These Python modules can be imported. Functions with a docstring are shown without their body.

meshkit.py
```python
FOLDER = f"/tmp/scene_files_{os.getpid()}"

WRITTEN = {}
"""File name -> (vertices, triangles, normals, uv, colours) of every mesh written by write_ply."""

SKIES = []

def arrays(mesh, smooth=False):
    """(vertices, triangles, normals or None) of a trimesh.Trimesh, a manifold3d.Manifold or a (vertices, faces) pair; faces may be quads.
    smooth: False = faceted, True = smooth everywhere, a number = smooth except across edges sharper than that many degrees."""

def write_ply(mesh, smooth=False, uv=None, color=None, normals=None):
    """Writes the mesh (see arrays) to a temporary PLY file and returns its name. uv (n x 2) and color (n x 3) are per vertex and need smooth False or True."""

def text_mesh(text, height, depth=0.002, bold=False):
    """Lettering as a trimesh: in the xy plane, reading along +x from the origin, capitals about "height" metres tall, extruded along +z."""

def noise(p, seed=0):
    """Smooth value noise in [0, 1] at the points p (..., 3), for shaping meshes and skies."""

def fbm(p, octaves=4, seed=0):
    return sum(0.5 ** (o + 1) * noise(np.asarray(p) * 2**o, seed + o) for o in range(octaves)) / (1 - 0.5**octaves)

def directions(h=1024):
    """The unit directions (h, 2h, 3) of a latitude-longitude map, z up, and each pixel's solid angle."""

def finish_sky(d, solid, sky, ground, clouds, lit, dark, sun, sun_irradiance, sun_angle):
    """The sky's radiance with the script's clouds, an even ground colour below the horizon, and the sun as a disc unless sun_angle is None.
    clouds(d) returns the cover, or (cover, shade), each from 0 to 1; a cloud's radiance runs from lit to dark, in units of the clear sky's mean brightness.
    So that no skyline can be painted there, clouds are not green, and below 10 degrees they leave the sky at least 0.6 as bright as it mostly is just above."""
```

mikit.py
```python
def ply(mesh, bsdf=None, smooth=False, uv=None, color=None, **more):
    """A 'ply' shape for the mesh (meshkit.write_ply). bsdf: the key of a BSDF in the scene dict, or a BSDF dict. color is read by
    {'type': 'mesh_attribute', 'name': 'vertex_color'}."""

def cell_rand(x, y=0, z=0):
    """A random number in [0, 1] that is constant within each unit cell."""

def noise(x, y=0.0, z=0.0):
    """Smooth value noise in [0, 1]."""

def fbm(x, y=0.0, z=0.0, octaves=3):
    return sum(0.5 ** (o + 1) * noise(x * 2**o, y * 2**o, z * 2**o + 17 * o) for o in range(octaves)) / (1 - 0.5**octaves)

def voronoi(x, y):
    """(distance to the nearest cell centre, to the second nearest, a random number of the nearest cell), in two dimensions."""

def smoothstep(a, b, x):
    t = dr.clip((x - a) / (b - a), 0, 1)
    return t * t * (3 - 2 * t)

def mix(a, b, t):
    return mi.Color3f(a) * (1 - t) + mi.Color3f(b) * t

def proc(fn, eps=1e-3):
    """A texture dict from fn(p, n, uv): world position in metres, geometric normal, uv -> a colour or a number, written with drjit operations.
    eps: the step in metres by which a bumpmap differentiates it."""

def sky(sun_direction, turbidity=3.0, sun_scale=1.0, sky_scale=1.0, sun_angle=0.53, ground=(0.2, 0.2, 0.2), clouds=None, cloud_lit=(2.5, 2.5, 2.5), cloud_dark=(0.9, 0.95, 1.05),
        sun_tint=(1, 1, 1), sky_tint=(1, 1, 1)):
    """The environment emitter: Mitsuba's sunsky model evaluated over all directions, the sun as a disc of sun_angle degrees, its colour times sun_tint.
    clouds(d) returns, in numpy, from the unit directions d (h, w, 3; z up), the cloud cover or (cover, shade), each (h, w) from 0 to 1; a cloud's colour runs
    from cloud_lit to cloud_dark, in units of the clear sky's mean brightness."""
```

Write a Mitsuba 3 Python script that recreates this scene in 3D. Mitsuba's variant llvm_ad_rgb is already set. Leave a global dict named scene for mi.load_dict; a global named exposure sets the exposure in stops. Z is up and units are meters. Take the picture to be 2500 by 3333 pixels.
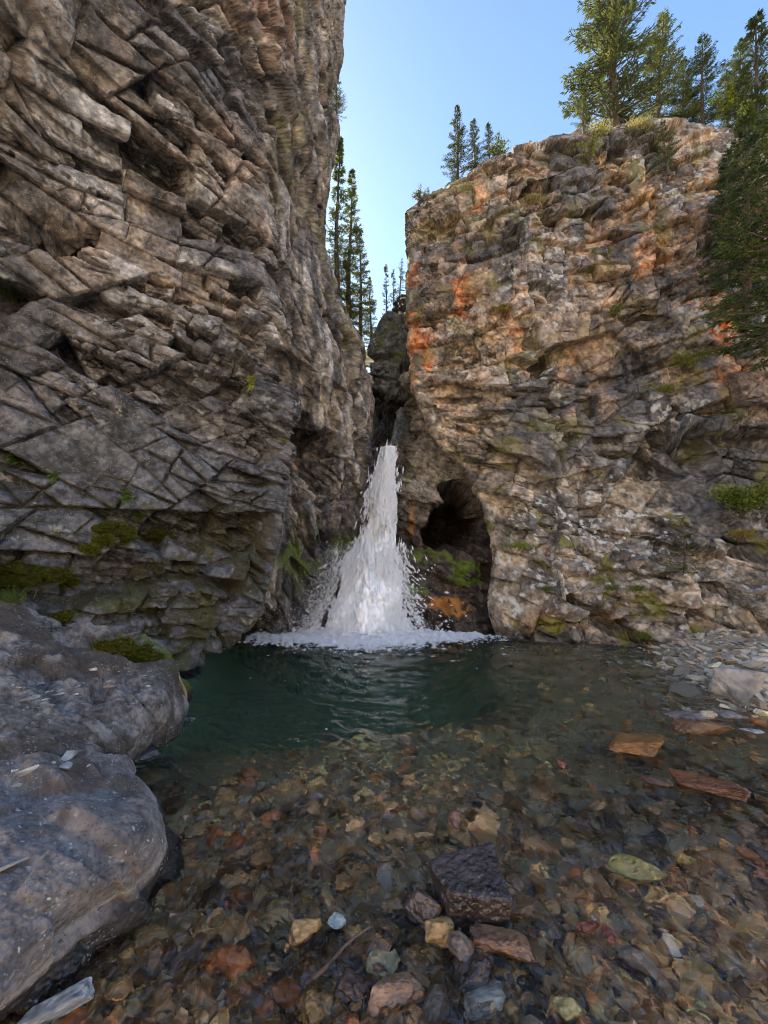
import math
import numpy as np
import trimesh
import mitsuba as mi
import mikit
import drjit as dr
from scipy.spatial import ConvexHull, cKDTree
from scipy.ndimage import gaussian_filter, map_coordinates

T = mi.ScalarTransform4f
scene, labels = {}, {}

# ------------------------------------------------------------------ camera, sky, exposure
F, PITCH, EYE = 400.0, math.radians(5.0), 1.7
CP, SP = math.cos(PITCH), math.sin(PITCH)
scene['camera'] = {'type': 'perspective', 'fov': 2 * math.degrees(math.atan(384 / F)), 'fov_axis': 'x', 'near_clip': 0.05, 'far_clip': 5000.0,
                   'to_world': T().look_at([0, 0, EYE], [0, CP, EYE + SP], [0, 0, 1])}
scene['sky'] = mikit.sky([-0.40, 0.64, 0.66], turbidity=2.3, sky_tint=(1.0, 0.985, 0.96))
exposure = 3.55


def at(px, py, Y):
    """the point at distance Y (metres straight ahead) seen at a place of the photograph: used to survey the site"""
    px, py, Y = np.broadcast_arrays(np.asarray(px, float), np.asarray(py, float), np.asarray(Y, float))
    v = (512 - py) / F
    t = Y / (CP - v * SP)
    return np.stack([(px - 384) / F * t, Y, EYE + (SP + v * CP) * t], -1)


def atz(px, py, z):
    """the same at height z"""
    v = (512 - np.asarray(py, float)) / F
    return at(px, py, (np.asarray(z, float) - EYE) / (SP + v * CP) * (CP - v * SP))


def proj(P):
    d = P - np.array([0, 0, EYE])
    w = d[..., 1] * CP + d[..., 2] * SP
    u = -d[..., 1] * SP + d[..., 2] * CP
    w = np.maximum(w, 1e-3)
    return 384 + F * d[..., 0] / w, 512 - F * u / w


# ------------------------------------------------------------------ materials
def lin(r, g, b):
    c = np.array([r, g, b]) / 255.0
    return np.where(c <= 0.04045, c / 12.92, ((c + 0.055) / 1.055) ** 2.4)


VC = {'type': 'mesh_attribute', 'name': 'vertex_color'}


def wet_rough(p, n, uv):
    return mikit.mix(mi.Color3f(0.25), mi.Color3f(0.85), mikit.smoothstep(0.0, 0.14, p.z + 0.03 * dr.sin(p.x * 9 + 3 * p.y)))


scene['rock_mat'] = {'type': 'twosided', 'bsdf': {'type': 'principled', 'base_color': VC, 'roughness': mikit.proc(wet_rough), 'specular': 0.35}}


def grain(p, n, uv):
    return mikit.fbm(p.x * 55, p.y * 55, p.z * 55, 2)


def specks(p, n, uv):
    return 0.55 * mikit.smoothstep(0.66, 0.84, mikit.noise(p.x * 105, p.y * 105, p.z * 105))


def speck_colour(p, n, uv):
    return mikit.mix(mi.Color3f(0.05, 0.045, 0.042), mi.Color3f(0.42, 0.39, 0.35), mikit.smoothstep(0.52, 0.6, mikit.noise(p.x * 17, p.y * 17, p.z * 17)))


scene['rock_near_mat'] = {'type': 'twosided', 'bsdf': {'type': 'bumpmap', 'arbitrary': mikit.proc(grain, 3e-3), 'scale': 0.018, 'bsdf': {'type': 'blendbsdf', 'weight': mikit.proc(specks),
    'a': {'type': 'principled', 'base_color': VC, 'roughness': mikit.proc(wet_rough), 'specular': 0.35}, 'b': {'type': 'principled', 'base_color': mikit.proc(speck_colour), 'roughness': 0.8, 'specular': 0.3}}}}
scene['stone_mat'] = {'type': 'twosided', 'bsdf': {'type': 'bumpmap', 'arbitrary': mikit.proc(grain, 3e-3), 'scale': 0.016, 'bsdf': {'type': 'principled', 'base_color': VC, 'roughness': 0.24, 'specular': 0.6}}}
scene['leaf_mat'] = {'type': 'principledthin', 'base_color': VC, 'roughness': 0.6, 'diff_trans': 0.7, 'spec_trans': 0.0, 'eta': 1.3}
scene['bark_mat'] = {'type': 'twosided', 'bsdf': {'type': 'principled', 'base_color': VC, 'roughness': 0.9, 'specular': 0.2}}
scene['foam_mat'] = {'type': 'principledthin', 'base_color': {'type': 'rgb', 'value': [0.97, 0.98, 0.99]}, 'roughness': 0.4, 'diff_trans': 0.9, 'spec_trans': 0.0, 'eta': 1.33}
scene['stream_mat'] = {'type': 'twosided', 'bsdf': {'type': 'principled', 'base_color': VC, 'roughness': 0.3, 'specular': 0.5}}
scene['pool_medium'] = {'type': 'homogeneous', 'albedo': {'type': 'rgb', 'value': [0.10, 0.38, 0.27]}, 'sigma_t': {'type': 'rgb', 'value': [0.95, 0.45, 0.55]}, 'scale': 0.3}
scene['water_mat'] = {'type': 'dielectric', 'int_ior': 1.33, 'ext_ior': 1.0, 'specular_reflectance': {'type': 'rgb', 'value': 0.85}}


# ------------------------------------------------------------------ helpers
def fresh(name):
    if name not in scene:
        return name
    k = 1
    while f'{name}_{k:03d}' in scene:
        k += 1
    return f'{name}_{k:03d}'


TAKEN = set()


def key(name):
    k, n = name, 0
    while k in TAKEN:
        n += 1
        k = f'{name}_{n:03d}'
    TAKEN.add(k)
    return k


def tag(k, label=None, cat=None, group=None, kind=None):
    d = {}
    if label: d['label'] = label
    if cat: d['category'] = cat
    if group: d['group'] = group
    if kind: d['kind'] = kind
    labels[k] = d
    return k


def put(k, v, f, mat, col=None, smooth=False):
    v = np.asarray(v, float)
    c = None
    if col is not None:
        c = np.clip(np.broadcast_to(np.asarray(col, float), v.shape), 0.0, 1.0)
    scene[k] = mikit.ply((v, np.asarray(f, int)), mat, smooth=smooth, color=c)
    return k


def quads(nv, nu):
    i = np.arange(nv * nu).reshape(nv, nu)
    a, b, c, d = i[:-1, :-1].ravel(), i[:-1, 1:].ravel(), i[1:, 1:].ravel(), i[1:, :-1].ravel()
    return np.vstack([np.stack([a, d, c], 1), np.stack([a, c, b], 1)])


def nrm(a):
    return a / np.maximum(np.linalg.norm(a, axis=-1, keepdims=True), 1e-9)


def loft(ctrl, rk, ck, nv, nu, sig):
    """a smoothed sheet through a table of points (rows, columns, 3) with knots rk and ck"""
    ctrl = np.asarray(ctrl, float)
    r = np.linspace(rk[0], rk[-1], nv) if np.isscalar(nv) else np.asarray(nv)
    c = np.linspace(ck[0], ck[-1], nu) if np.isscalar(nu) else np.asarray(nu)
    nv, nu = len(r), len(c)
    tmp = np.stack([[np.interp(c, ck, ctrl[i, :, k]) for k in range(3)] for i in range(len(rk))])     # R,3,nu
    out = np.empty((nv, nu, 3))
    j = np.clip(np.searchsorted(rk, r, side='right') - 1, 0, len(rk) - 2)
    t = ((r - np.asarray(rk)[j]) / (np.asarray(rk)[j + 1] - np.asarray(rk)[j]))[:, None, None]
    out = (tmp[j] * (1 - t) + tmp[j + 1] * t).transpose(0, 2, 1)
    for k in range(3):
        out[..., k] = gaussian_filter(out[..., k], sig, mode='nearest')
    return out


def grid_normals(P, toward=(0, 0, EYE)):
    n = nrm(np.cross(np.gradient(P, axis=1), np.gradient(P, axis=0)))
    n = nrm(np.stack([gaussian_filter(n[..., k], 3, mode='nearest') for k in range(3)], -1))
    s = np.sign(((np.asarray(toward) - P) * n).sum(-1).mean())
    return n * s


LATTICE = np.random.default_rng(1234).random((48, 48, 48)).astype(np.float32)


def vnoise(P, seed=0):
    """smooth value noise in [0, 1]"""
    P = np.asarray(P, float) + np.array([(seed * 7.31) % 48, (seed * 13.77) % 48, (seed * 29.13) % 48])
    i = np.floor(P)
    t = P - i
    q = i + t * t * (3 - 2 * t)
    if q.ndim == 1:
        return float(map_coordinates(LATTICE, q[:, None], order=1, mode='grid-wrap')[0])
    return map_coordinates(LATTICE, np.moveaxis(q, -1, 0), order=1, mode='grid-wrap')


def fbm(P, o=4, seed=0):
    P = np.asarray(P, float)
    return sum(0.5 ** (k + 1) * vnoise(P * 2 ** k, seed + k) for k in range(o)) / (1 - 0.5 ** o)


def fb(P, s, o=4, seed=0):
    return fbm(np.asarray(P) * s, o, seed)


def sst(a, b, x):
    t = np.clip((x - a) / (b - a), 0, 1)
    return t * t * (3 - 2 * t)


def lay(col, rgb, m):
    m = np.clip(m, 0, 1)[..., None]
    return col * (1 - m) + np.asarray(rgb) * m


def fracture(P, rng, axes, aspect, leaf, piece, amp, jit=0.20, slope=0.22, warp=0.10, hollow=0.0):
    """break a rock face along its joint sets (planes in space): returns displacement, facet number, block number, distance to the nearest joint, and to the nearest joint between blocks"""
    P = P + warp * np.stack([fb(P, 1.1, 3, 5 + k) - 0.5 for k in range(3)], -1) + 0.25 * warp * np.stack([fb(P, 5.0, 2, 15 + k) - 0.5 for k in range(3)], -1)
    n = len(P)
    disp, lid, pid = np.zeros(n), np.zeros(n, int), np.full(n, -1)
    edge, pedge = np.full(n, 9.0), np.full(n, 9.0)
    nl = npc = 0
    stack = [(np.arange(n), 0.0, -1)]
    asp = np.asarray(aspect, float)
    while stack:
        idx, off, pc = stack.pop()
        Q = P[idx]
        c = Q.mean(0)
        A = axes(c)
        if isinstance(A, tuple):
            A, asp = A
        pr = Q @ A.T
        lo, hi = pr.min(0), pr.max(0)
        ext = (hi - lo) / asp
        size = ext.max()
        if pc < 0 and size < piece * rng.uniform(0.7, 1.3):
            pc, npc = npc, npc + 1
        lf = leaf(c)
        if len(idx) < 14 or size < lf * rng.uniform(0.6, 1.5) or (pc >= 0 and size < 5 * lf and rng.random() < 0.12):
            tl = rng.normal(0, 0.17, 3) + A[0] * (-slope) * rng.uniform(0.2, 1.3)
            disp[idx] = off + (Q - c) @ tl
            lid[idx], pid[idx] = nl, pc
            nl += 1
            continue
        if 1.3 * lf < size < 0.9 * piece and rng.random() < hollow:
            off -= 0.75 * size
        k = int(np.argmax(ext * rng.uniform(0.75, 1.25, 3)))
        g = nrm(A[k] + rng.normal(0, jit, 3))
        s = Q @ g
        a, b = s.min(), s.max()
        d = s - (a + (b - a) * rng.uniform(0.3, 0.7))
        edge[idx] = np.minimum(edge[idx], np.abs(d))
        if pc < 0:
            pedge[idx] = np.minimum(pedge[idx], np.abs(d))
        st = amp * min(size, 1.7) ** 0.8 * rng.normal() * (0.4 + rng.random())
        m = d > 0
        if m.all() or not m.any():
            stack.append((idx, off, pc)) if rng.random() < 0.9 else None
            continue
        stack.append((idx[m], off + st, pc))
        stack.append((idx[~m], off - st, pc))
    pid[pid < 0] = 0
    return disp, lid, pid, edge, pedge


def refine(W, faces, k, near, attrs, ids, most=3):
    """split the edges that a step in the rock has stretched; attrs are averaged, ids copied from one end"""
    F_ = faces
    for _ in range(most):
        E = np.sort(np.vstack([F_[:, [0, 1]], F_[:, [1, 2]], F_[:, [2, 0]]]), 1)
        code = E[:, 0].astype(np.int64) * (len(W) + 1) + E[:, 1]
        u, first, inv = np.unique(code, return_index=True, return_inverse=True)
        e = E[first]
        mid = (W[e[:, 0]] + W[e[:, 1]]) / 2
        dist = np.linalg.norm(mid - [0, 0, EYE], axis=1)
        long_ = (np.linalg.norm(W[e[:, 0]] - W[e[:, 1]], axis=1) > k * dist / F) & near(mid)
        if not long_.any():
            break
        new = np.full(len(u), -1)
        new[long_] = len(W) + np.arange(long_.sum())
        a, b = e[long_].T
        W = np.vstack([W, mid[long_]])
        attrs = [np.concatenate([x, (x[a] + x[b]) / 2]) for x in attrs]
        ids = [np.concatenate([x, x[a]]) for x in ids]
        m = new[inv].reshape(3, -1).T                       # midpoint on edges 01, 12, 20
        n = (m >= 0).sum(1)
        out = [F_[n == 0]]
        for r in range(3):
            f, q = np.roll(F_, -r, 1), np.roll(m, -r, 1)
            one = (n == 1) & (q[:, 0] >= 0)
            x, y = f[one], q[one]
            out += [np.stack([x[:, 0], y[:, 0], x[:, 2]], 1), np.stack([y[:, 0], x[:, 1], x[:, 2]], 1)]
            two = (n == 2) & (q[:, 0] >= 0) & (q[:, 1] >= 0)
            x, y = f[two], q[two]
            out += [np.stack([y[:, 0], x[:, 1], y[:, 1]], 1), np.stack([x[:, 0], y[:, 0], y[:, 1]], 1), np.stack([x[:, 0], y[:, 1], x[:, 2]], 1)]
        x, y = F_[n == 3], m[n == 3]
        out += [np.stack([x[:, 0], y[:, 0], y[:, 2]], 1), np.stack([y[:, 0], x[:, 1], y[:, 1]], 1), np.stack([y[:, 2], y[:, 1], x[:, 2]], 1), y]
        F_ = np.vstack(out)
    return W, F_, attrs, ids


def mesh_normals(W, F_, guide):
    n = np.zeros_like(W)
    c = np.cross(W[F_[:, 1]] - W[F_[:, 0]], W[F_[:, 2]] - W[F_[:, 0]])
    for k in range(3):
        np.add.at(n, F_[:, k], c)
    n = nrm(n)
    flip = np.sign((n * guide).sum(1).mean())
    return nrm(n * flip + 0.4 * guide)


def split_pieces(holder, part, P, col, faces, pid, mat, most=290):
    """one entry per block; the smallest past the limit go into one entry"""
    fp = pid[faces[:, 0]]
    ids, cnt = np.unique(fp, return_counts=True)
    order = ids[np.argsort(-cnt)]
    keep = set(order[:most].tolist())
    rest = ~np.isin(fp, list(keep))
    for p in order[:most]:
        f = faces[fp == p]
        u, inv = np.unique(f, return_inverse=True)
        k = key(f'{holder}__{part}')
        put(k, P[u], inv.reshape(-1, 3), mat, col[u])
    if rest.any():
        f = faces[rest]
        u, inv = np.unique(f, return_inverse=True)
        k = key(f'{holder}__rubble')
        put(k, P[u], inv.reshape(-1, 3), mat, col[u])
        tag(k, kind='stuff')


def relax(d, nv, nu, s=45, soft=0.75, soft2=None, where=None):
    """take the slow swell out, so that the face keeps its overall line; soften the steps (soft2 where the face is seen edge-on)"""
    g = d.reshape(nv, nu)
    g = g - gaussian_filter(g, s, mode='nearest')
    out = gaussian_filter(g, soft, mode='nearest').ravel()
    if where is not None:
        out = out * (1 - where) + gaussian_filter(g, soft2, mode='nearest').ravel() * where
    return out


def turn(a, b, ang):
    c, s = math.cos(ang), math.sin(ang)
    return c * a + s * b, -s * a + c * b


def grit(V, seed, s=7.0, amp=0.06):
    """broken, sharp small relief"""
    r = 1 - np.abs(fb(V, s, 3, seed) - 0.5) * 4
    return amp * (0.55 * (fb(V, s * 0.6, 4, seed + 3) - 0.5) * 2 + 0.35 * r * fb(V, s * 0.4, 2, seed + 5) + 0.5 * (fb(V, s * 4.2, 3, seed + 7) - 0.5))


def mottle(V, seed, s=9.0):
    """grain, crusts and weathering of bare rock, as a factor on its colour"""
    g = fb(V, s, 3, seed)
    h = fb(V, s * 3.2, 2, seed + 4)
    return (0.34 + 0.75 * sst(0.25, 0.75, g) + 0.85 * sst(0.3, 0.75, h) * (0.4 + g))[:, None]


def rnd(ids, seed):
    r = np.random.default_rng(seed).random(ids.max() + 2)
    return r[ids]


SURF = {}


def on(surface, px, py, rad=5.0):
    """the point of a built surface seen at that place, and its normal"""
    V, N, x, y = SURF[surface]
    d = np.hypot(x - px, y - py)
    m = np.where(d < rad)[0]
    if len(m) == 0:
        m = np.array([int(np.argmin(d))])
    i = m[np.argmin(V[m, 1] + 0.02 * d[m])]
    return V[i], N[i]


def remember(name, V, N):
    x, y = proj(V)
    SURF[name] = (V, N, x, y)


def blob_mask(P, c, r, seed=0, rough=0.6):
    """1 inside an uneven patch of radius r round the point c"""
    d = np.linalg.norm((P - c) / np.asarray(r), axis=-1)
    out = np.zeros(len(P))
    m = d < 1.1 + rough
    out[m] = 1 - sst(0.75, 1.05, d[m] + rough * (fb(P[m], 2.2 / np.mean(r), 4, seed) - 0.5) * 2)
    return out


# ------------------------------------------------------------------ the left cliff
def build_left():
    rows = [-160, -60, 0, 60, 100, 130, 170, 200, 250, 300, 345, 400, 450, 500, 550, 600, 640, 700]
    E = [250, 250, 250, 250, 248, 250, 250, 250, 255, 262, 270, 284, 280, 272, 264, 254, 232, 205]
    Fx = [270, 270, 268, 268, 266, 270, 270, 270, 272, 275, 280, 288, 284, 277, 270, 262, 245, 222]
    G = [312, 311, 310, 308, 304, 310, 308, 306, 302, 312, 325, 335, 330, 322, 315, 310, 300, 300]
    H = [352, 349, 345, 341, 329, 339, 330, 326, 325, 343, 364, 372, 372, 371, 370, 369, 368, 368]
    ctrl = []
    for i, y in enumerate(rows):
        t = sst(345, 420, y)
        over = -0.9 * sst(300, -60, y)                       # the wall leans out above
        k = -0.10 * sst(420, 620, y)
        near = [(-230, 3.2), (-110, 3.9), (0, 4.5), (90, 5.0), (175, 5.55)]
        row = [at(px, y, Y + over + k) for px, Y in near]
        row += [at(E[i], y, 6.25 + over * 0.8 + k), at(Fx[i], y, 6.6 + 0.9 * t + over * 0.7), at(G[i], y, 7.6 + 0.7 * t + over * 0.5), at(H[i], y, 8.9 + 0.5 * t + over * 0.3),
                at(H[i] - 5, y + 2, 10.6 + over * 0.2), at(H[i] - 16, y + 4, 13.5)]
        ctrl.append(row)
    ck = [-230, -110, 0, 90, 175, 250, 268, 310, 350, 366, 376]
    rs, cs = np.concatenate([np.linspace(-160, -10, 24), np.linspace(-9, 690, 670)]), np.concatenate([np.linspace(-230, -12, 24), np.linspace(-10, 376, 400)])
    nv, nu = len(rs), len(cs)
    P = loft(ctrl, rows, ck, rs, cs, (7, 4))
    px, py = proj(P)
    # the hollow in the far wall, under its brow, and the undercut at the water
    brow = 404 + (px - 287) * 0.62
    In = 1.5 * sst(0, 9, py - brow) * sst(284, 290, px) * (1 - sst(440, 515, py)) * (1 - sst(325, 350, px))
    line = 664 - (px - 185) * 0.70
    In += 1.9 * sst(0, 10, py - np.maximum(line, 604)) * sst(188, 202, px) * (1 - sst(266, 280, px))
    In += 0.75 * (1 - sst(0.15, 1.1, np.hypot((px - 50) / 62, (py - 232 - 0.25 * (px - 50)) / 26) + 0.5 * (fb(P.reshape(-1, 3), 1.6, 3, 38).reshape(px.shape) - 0.5)))
    P += In[..., None] * np.array([-0.62, 0.77, 0.12])
    Yo = -0.35 * sst(560, 640, py) * sst(285, 300, px)
    P[..., 1] += Yo
    n = grid_normals(P, (2, 0, 3))
    V, N = P.reshape(-1, 3), n.reshape(-1, 3)
    rng = np.random.default_rng(11)

    def axes(c):
        far = c[1] > 6.5
        tau = nrm(np.array([0.77, 0.62, -0.30]))
        nw = nrm(np.array([0.62, -0.77, -0.10]))
        if far:                                           # thin steep plates on the far wall
            b, j = nrm(np.array([0.74, 0.56, 0.36])), nrm(np.array([-0.25, -0.2, 0.95]))
            b, j = turn(b, j, 0.7 * (vnoise(c * 0.8, 8) - 0.5))
            return np.stack([b, j, nw]), np.array([0.42, 1.9, 1.2])
        b = nrm(np.cross(nw, tau))
        b = b if b[2] > 0 else -b
        b, j = turn(b, nrm(tau * 0.9 - 0.25 * b), 1.1 * (vnoise(c * 0.55, 8) - 0.5))
        return np.stack([b, j, nw]), np.array([0.52, 1.0, 1.4])

    def leaf(c):
        big = 0.17 * (1 - sst(5.6, 6.6, c[1])) + 0.10
        return big * (0.45 + 2.0 * sst(0.4, 0.75, vnoise(c * 0.9, 4)))

    far = sst(6.0, 7.2, V[:, 1])
    d, lid, pid, edge, pe = fracture(V, rng, axes, (0.62, 1.0, 1.6), leaf, 1.0, 0.10, jit=0.24, warp=0.075, hollow=0.055)
    crack = 0.13 * np.exp(-(pe / 0.024) ** 2) * sst(0.3, 0.6, fb(V, 1.3, 2, 31)) + 0.022 * np.exp(-(edge / 0.012) ** 2) * sst(0.4, 0.65, fb(V, 1.6, 2, 32))
    q = V @ np.stack([[9, 5, 0], [0, 0, 1.2], [5, -9, 1.5]], 1) * 0.9
    flute = (fbm(q, 3, 50) - 0.5) * 0.06 * far
    fade = (1 - 0.8 * sst(335, 366, cs))[None, :] * np.ones((nv, 1))
    disp = relax(np.clip(d, -0.6, 0.36) * (1 - 0.35 * far), nv, nu, 45, 0.5, 1.2, np.maximum(far * sst(2.5, 4.5, V[:, 2]), 0.8 * sst(7.0, 9.5, V[:, 2]))) - crack + flute
    disp *= fade.ravel()
    dirn = nrm(N + np.array([0, 0, -0.28]))
    W = V + dirn * disp[:, None]
    W, faces, (N, edge, far), (lid, pid) = refine(W, quads(nv, nu), 3.4, lambda p: (p[:, 1] > 4.2) & (p[:, 1] < 9.4) & (p[:, 2] < 13.0), [N, edge, far], [lid, pid])
    MN = mesh_normals(W, faces, N)
    W = W + MN * grit(W, 40, 6.0, 0.06)[:, None]
    V, q = W, W @ np.stack([[9, 5, 0], [0, 0, 1.2], [5, -9, 1.5]], 1) * 0.9
    # --- colour of the rock itself
    a, b_, g = rnd(lid, 1), rnd(pid, 2), fb(V, 2.2, 4, 60)
    warm = sst(3.3, 6.0, V[:, 2] + 1.2 * (fb(V, 0.5, 3, 61) - 0.5) * 2) * (1 - 0.25 * far)
    warm = np.maximum(warm, far * 0.7)
    col = np.array([0.092, 0.091, 0.094]) * np.ones((len(V), 1))
    col = lay(col, [0.155, 0.135, 0.127], 0.8 * sst(0.5, 0.75, fb(V, 0.9, 3, 62)))
    col = lay(col, [0.25, 0.203, 0.162], warm)
    col = lay(col, [0.30, 0.285, 0.27], 0.8 * sst(0.55, 0.8, b_) * warm)
    col = lay(col, [0.31, 0.205, 0.16], 0.8 * sst(0.52, 0.66, fb(V, 0.45, 3, 63)) * sst(5.5, 8, V[:, 2]) * (1 - far))
    col = lay(col, [0.30, 0.13, 0.07], blob_mask(V, at(150, 60, 5.1), (0.9, 0.9, 0.9), 64) * 0.55 * sst(0.3, 0.6, a))
    dark = sst(0.50, 0.62, fbm(q * [0.55, 0.4, 0.45], 4, 65)) * (0.35 + 0.5 * far)
    col = lay(col, [0.055, 0.055, 0.058], dark)
    pat = sst(0.50, 0.60, fb(V * [1.0, 1.0, 0.8], 0.75, 4, 79))
    col = lay(col, [0.07, 0.068, 0.07], 0.8 * pat * (1 - 0.4 * far))
    col = lay(col, [0.40, 0.335, 0.25], 0.6 * far * sst(0.55, 0.66, fbm(q * [0.6, 0.5, 0.5], 3, 80)) * (1 - dark))
    col = lay(col, [0.11, 0.11, 0.12], 0.75 * blob_mask(V, at(215, 95, 5.7), (1.0, 1.0, 1.2), 66))
    col = col * (0.52 + 0.62 * a + 0.32 * b_)[:, None] * (0.7 + 0.6 * g)[:, None] * mottle(V, 501, 8.0)
    lich = sst(0.63, 0.70, fb(V, 9, 4, 67)) * sst(0.5, 0.62, fb(V, 1.1, 3, 68))
    col = lay(col, [0.5, 0.5, 0.46], 0.55 * lich)
    # moss and wet rock round the fall
    fall = at(375, 590, 8.3)
    wet = blob_mask(V, fall, (2.0, 2.2, 1.9), 70, 0.5)
    col = lay(col, col * 0.38, wet)
    col = lay(col, [0.09, 0.125, 0.018], 0.9 * wet * sst(0.50, 0.60, fb(V, 3.0, 4, 71)) * sst(0.6, 1.2, V[:, 2]))
    moss = sst(0.56, 0.64, fb(V, 2.6, 4, 72)) * (1 - sst(2.0, 3.4, V[:, 2] + 0.8 * fb(V, 1.0, 2, 73))) * (1 - far)
    col = lay(col, [0.075, 0.075, 0.018], 0.8 * moss)
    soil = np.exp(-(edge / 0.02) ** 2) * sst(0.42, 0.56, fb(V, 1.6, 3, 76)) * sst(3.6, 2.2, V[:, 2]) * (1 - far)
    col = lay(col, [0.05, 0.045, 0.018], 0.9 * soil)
    rim = sst(0.5, 0.62, fb(V, 1.6, 3, 74)) * far * sst(0.3, 0.7, fb(V, 6, 3, 75)) * sst(5, 7, V[:, 2])
    col = lay(col, [0.16, 0.15, 0.05], 0.55 * rim)
    remember('left', W, N)
    tag('cliff_left', 'tall overhanging cliff of broken tan and grey rock on the left of the pool', 'cliff', kind='structure')
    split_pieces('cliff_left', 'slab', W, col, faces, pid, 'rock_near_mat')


build_left()


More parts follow.
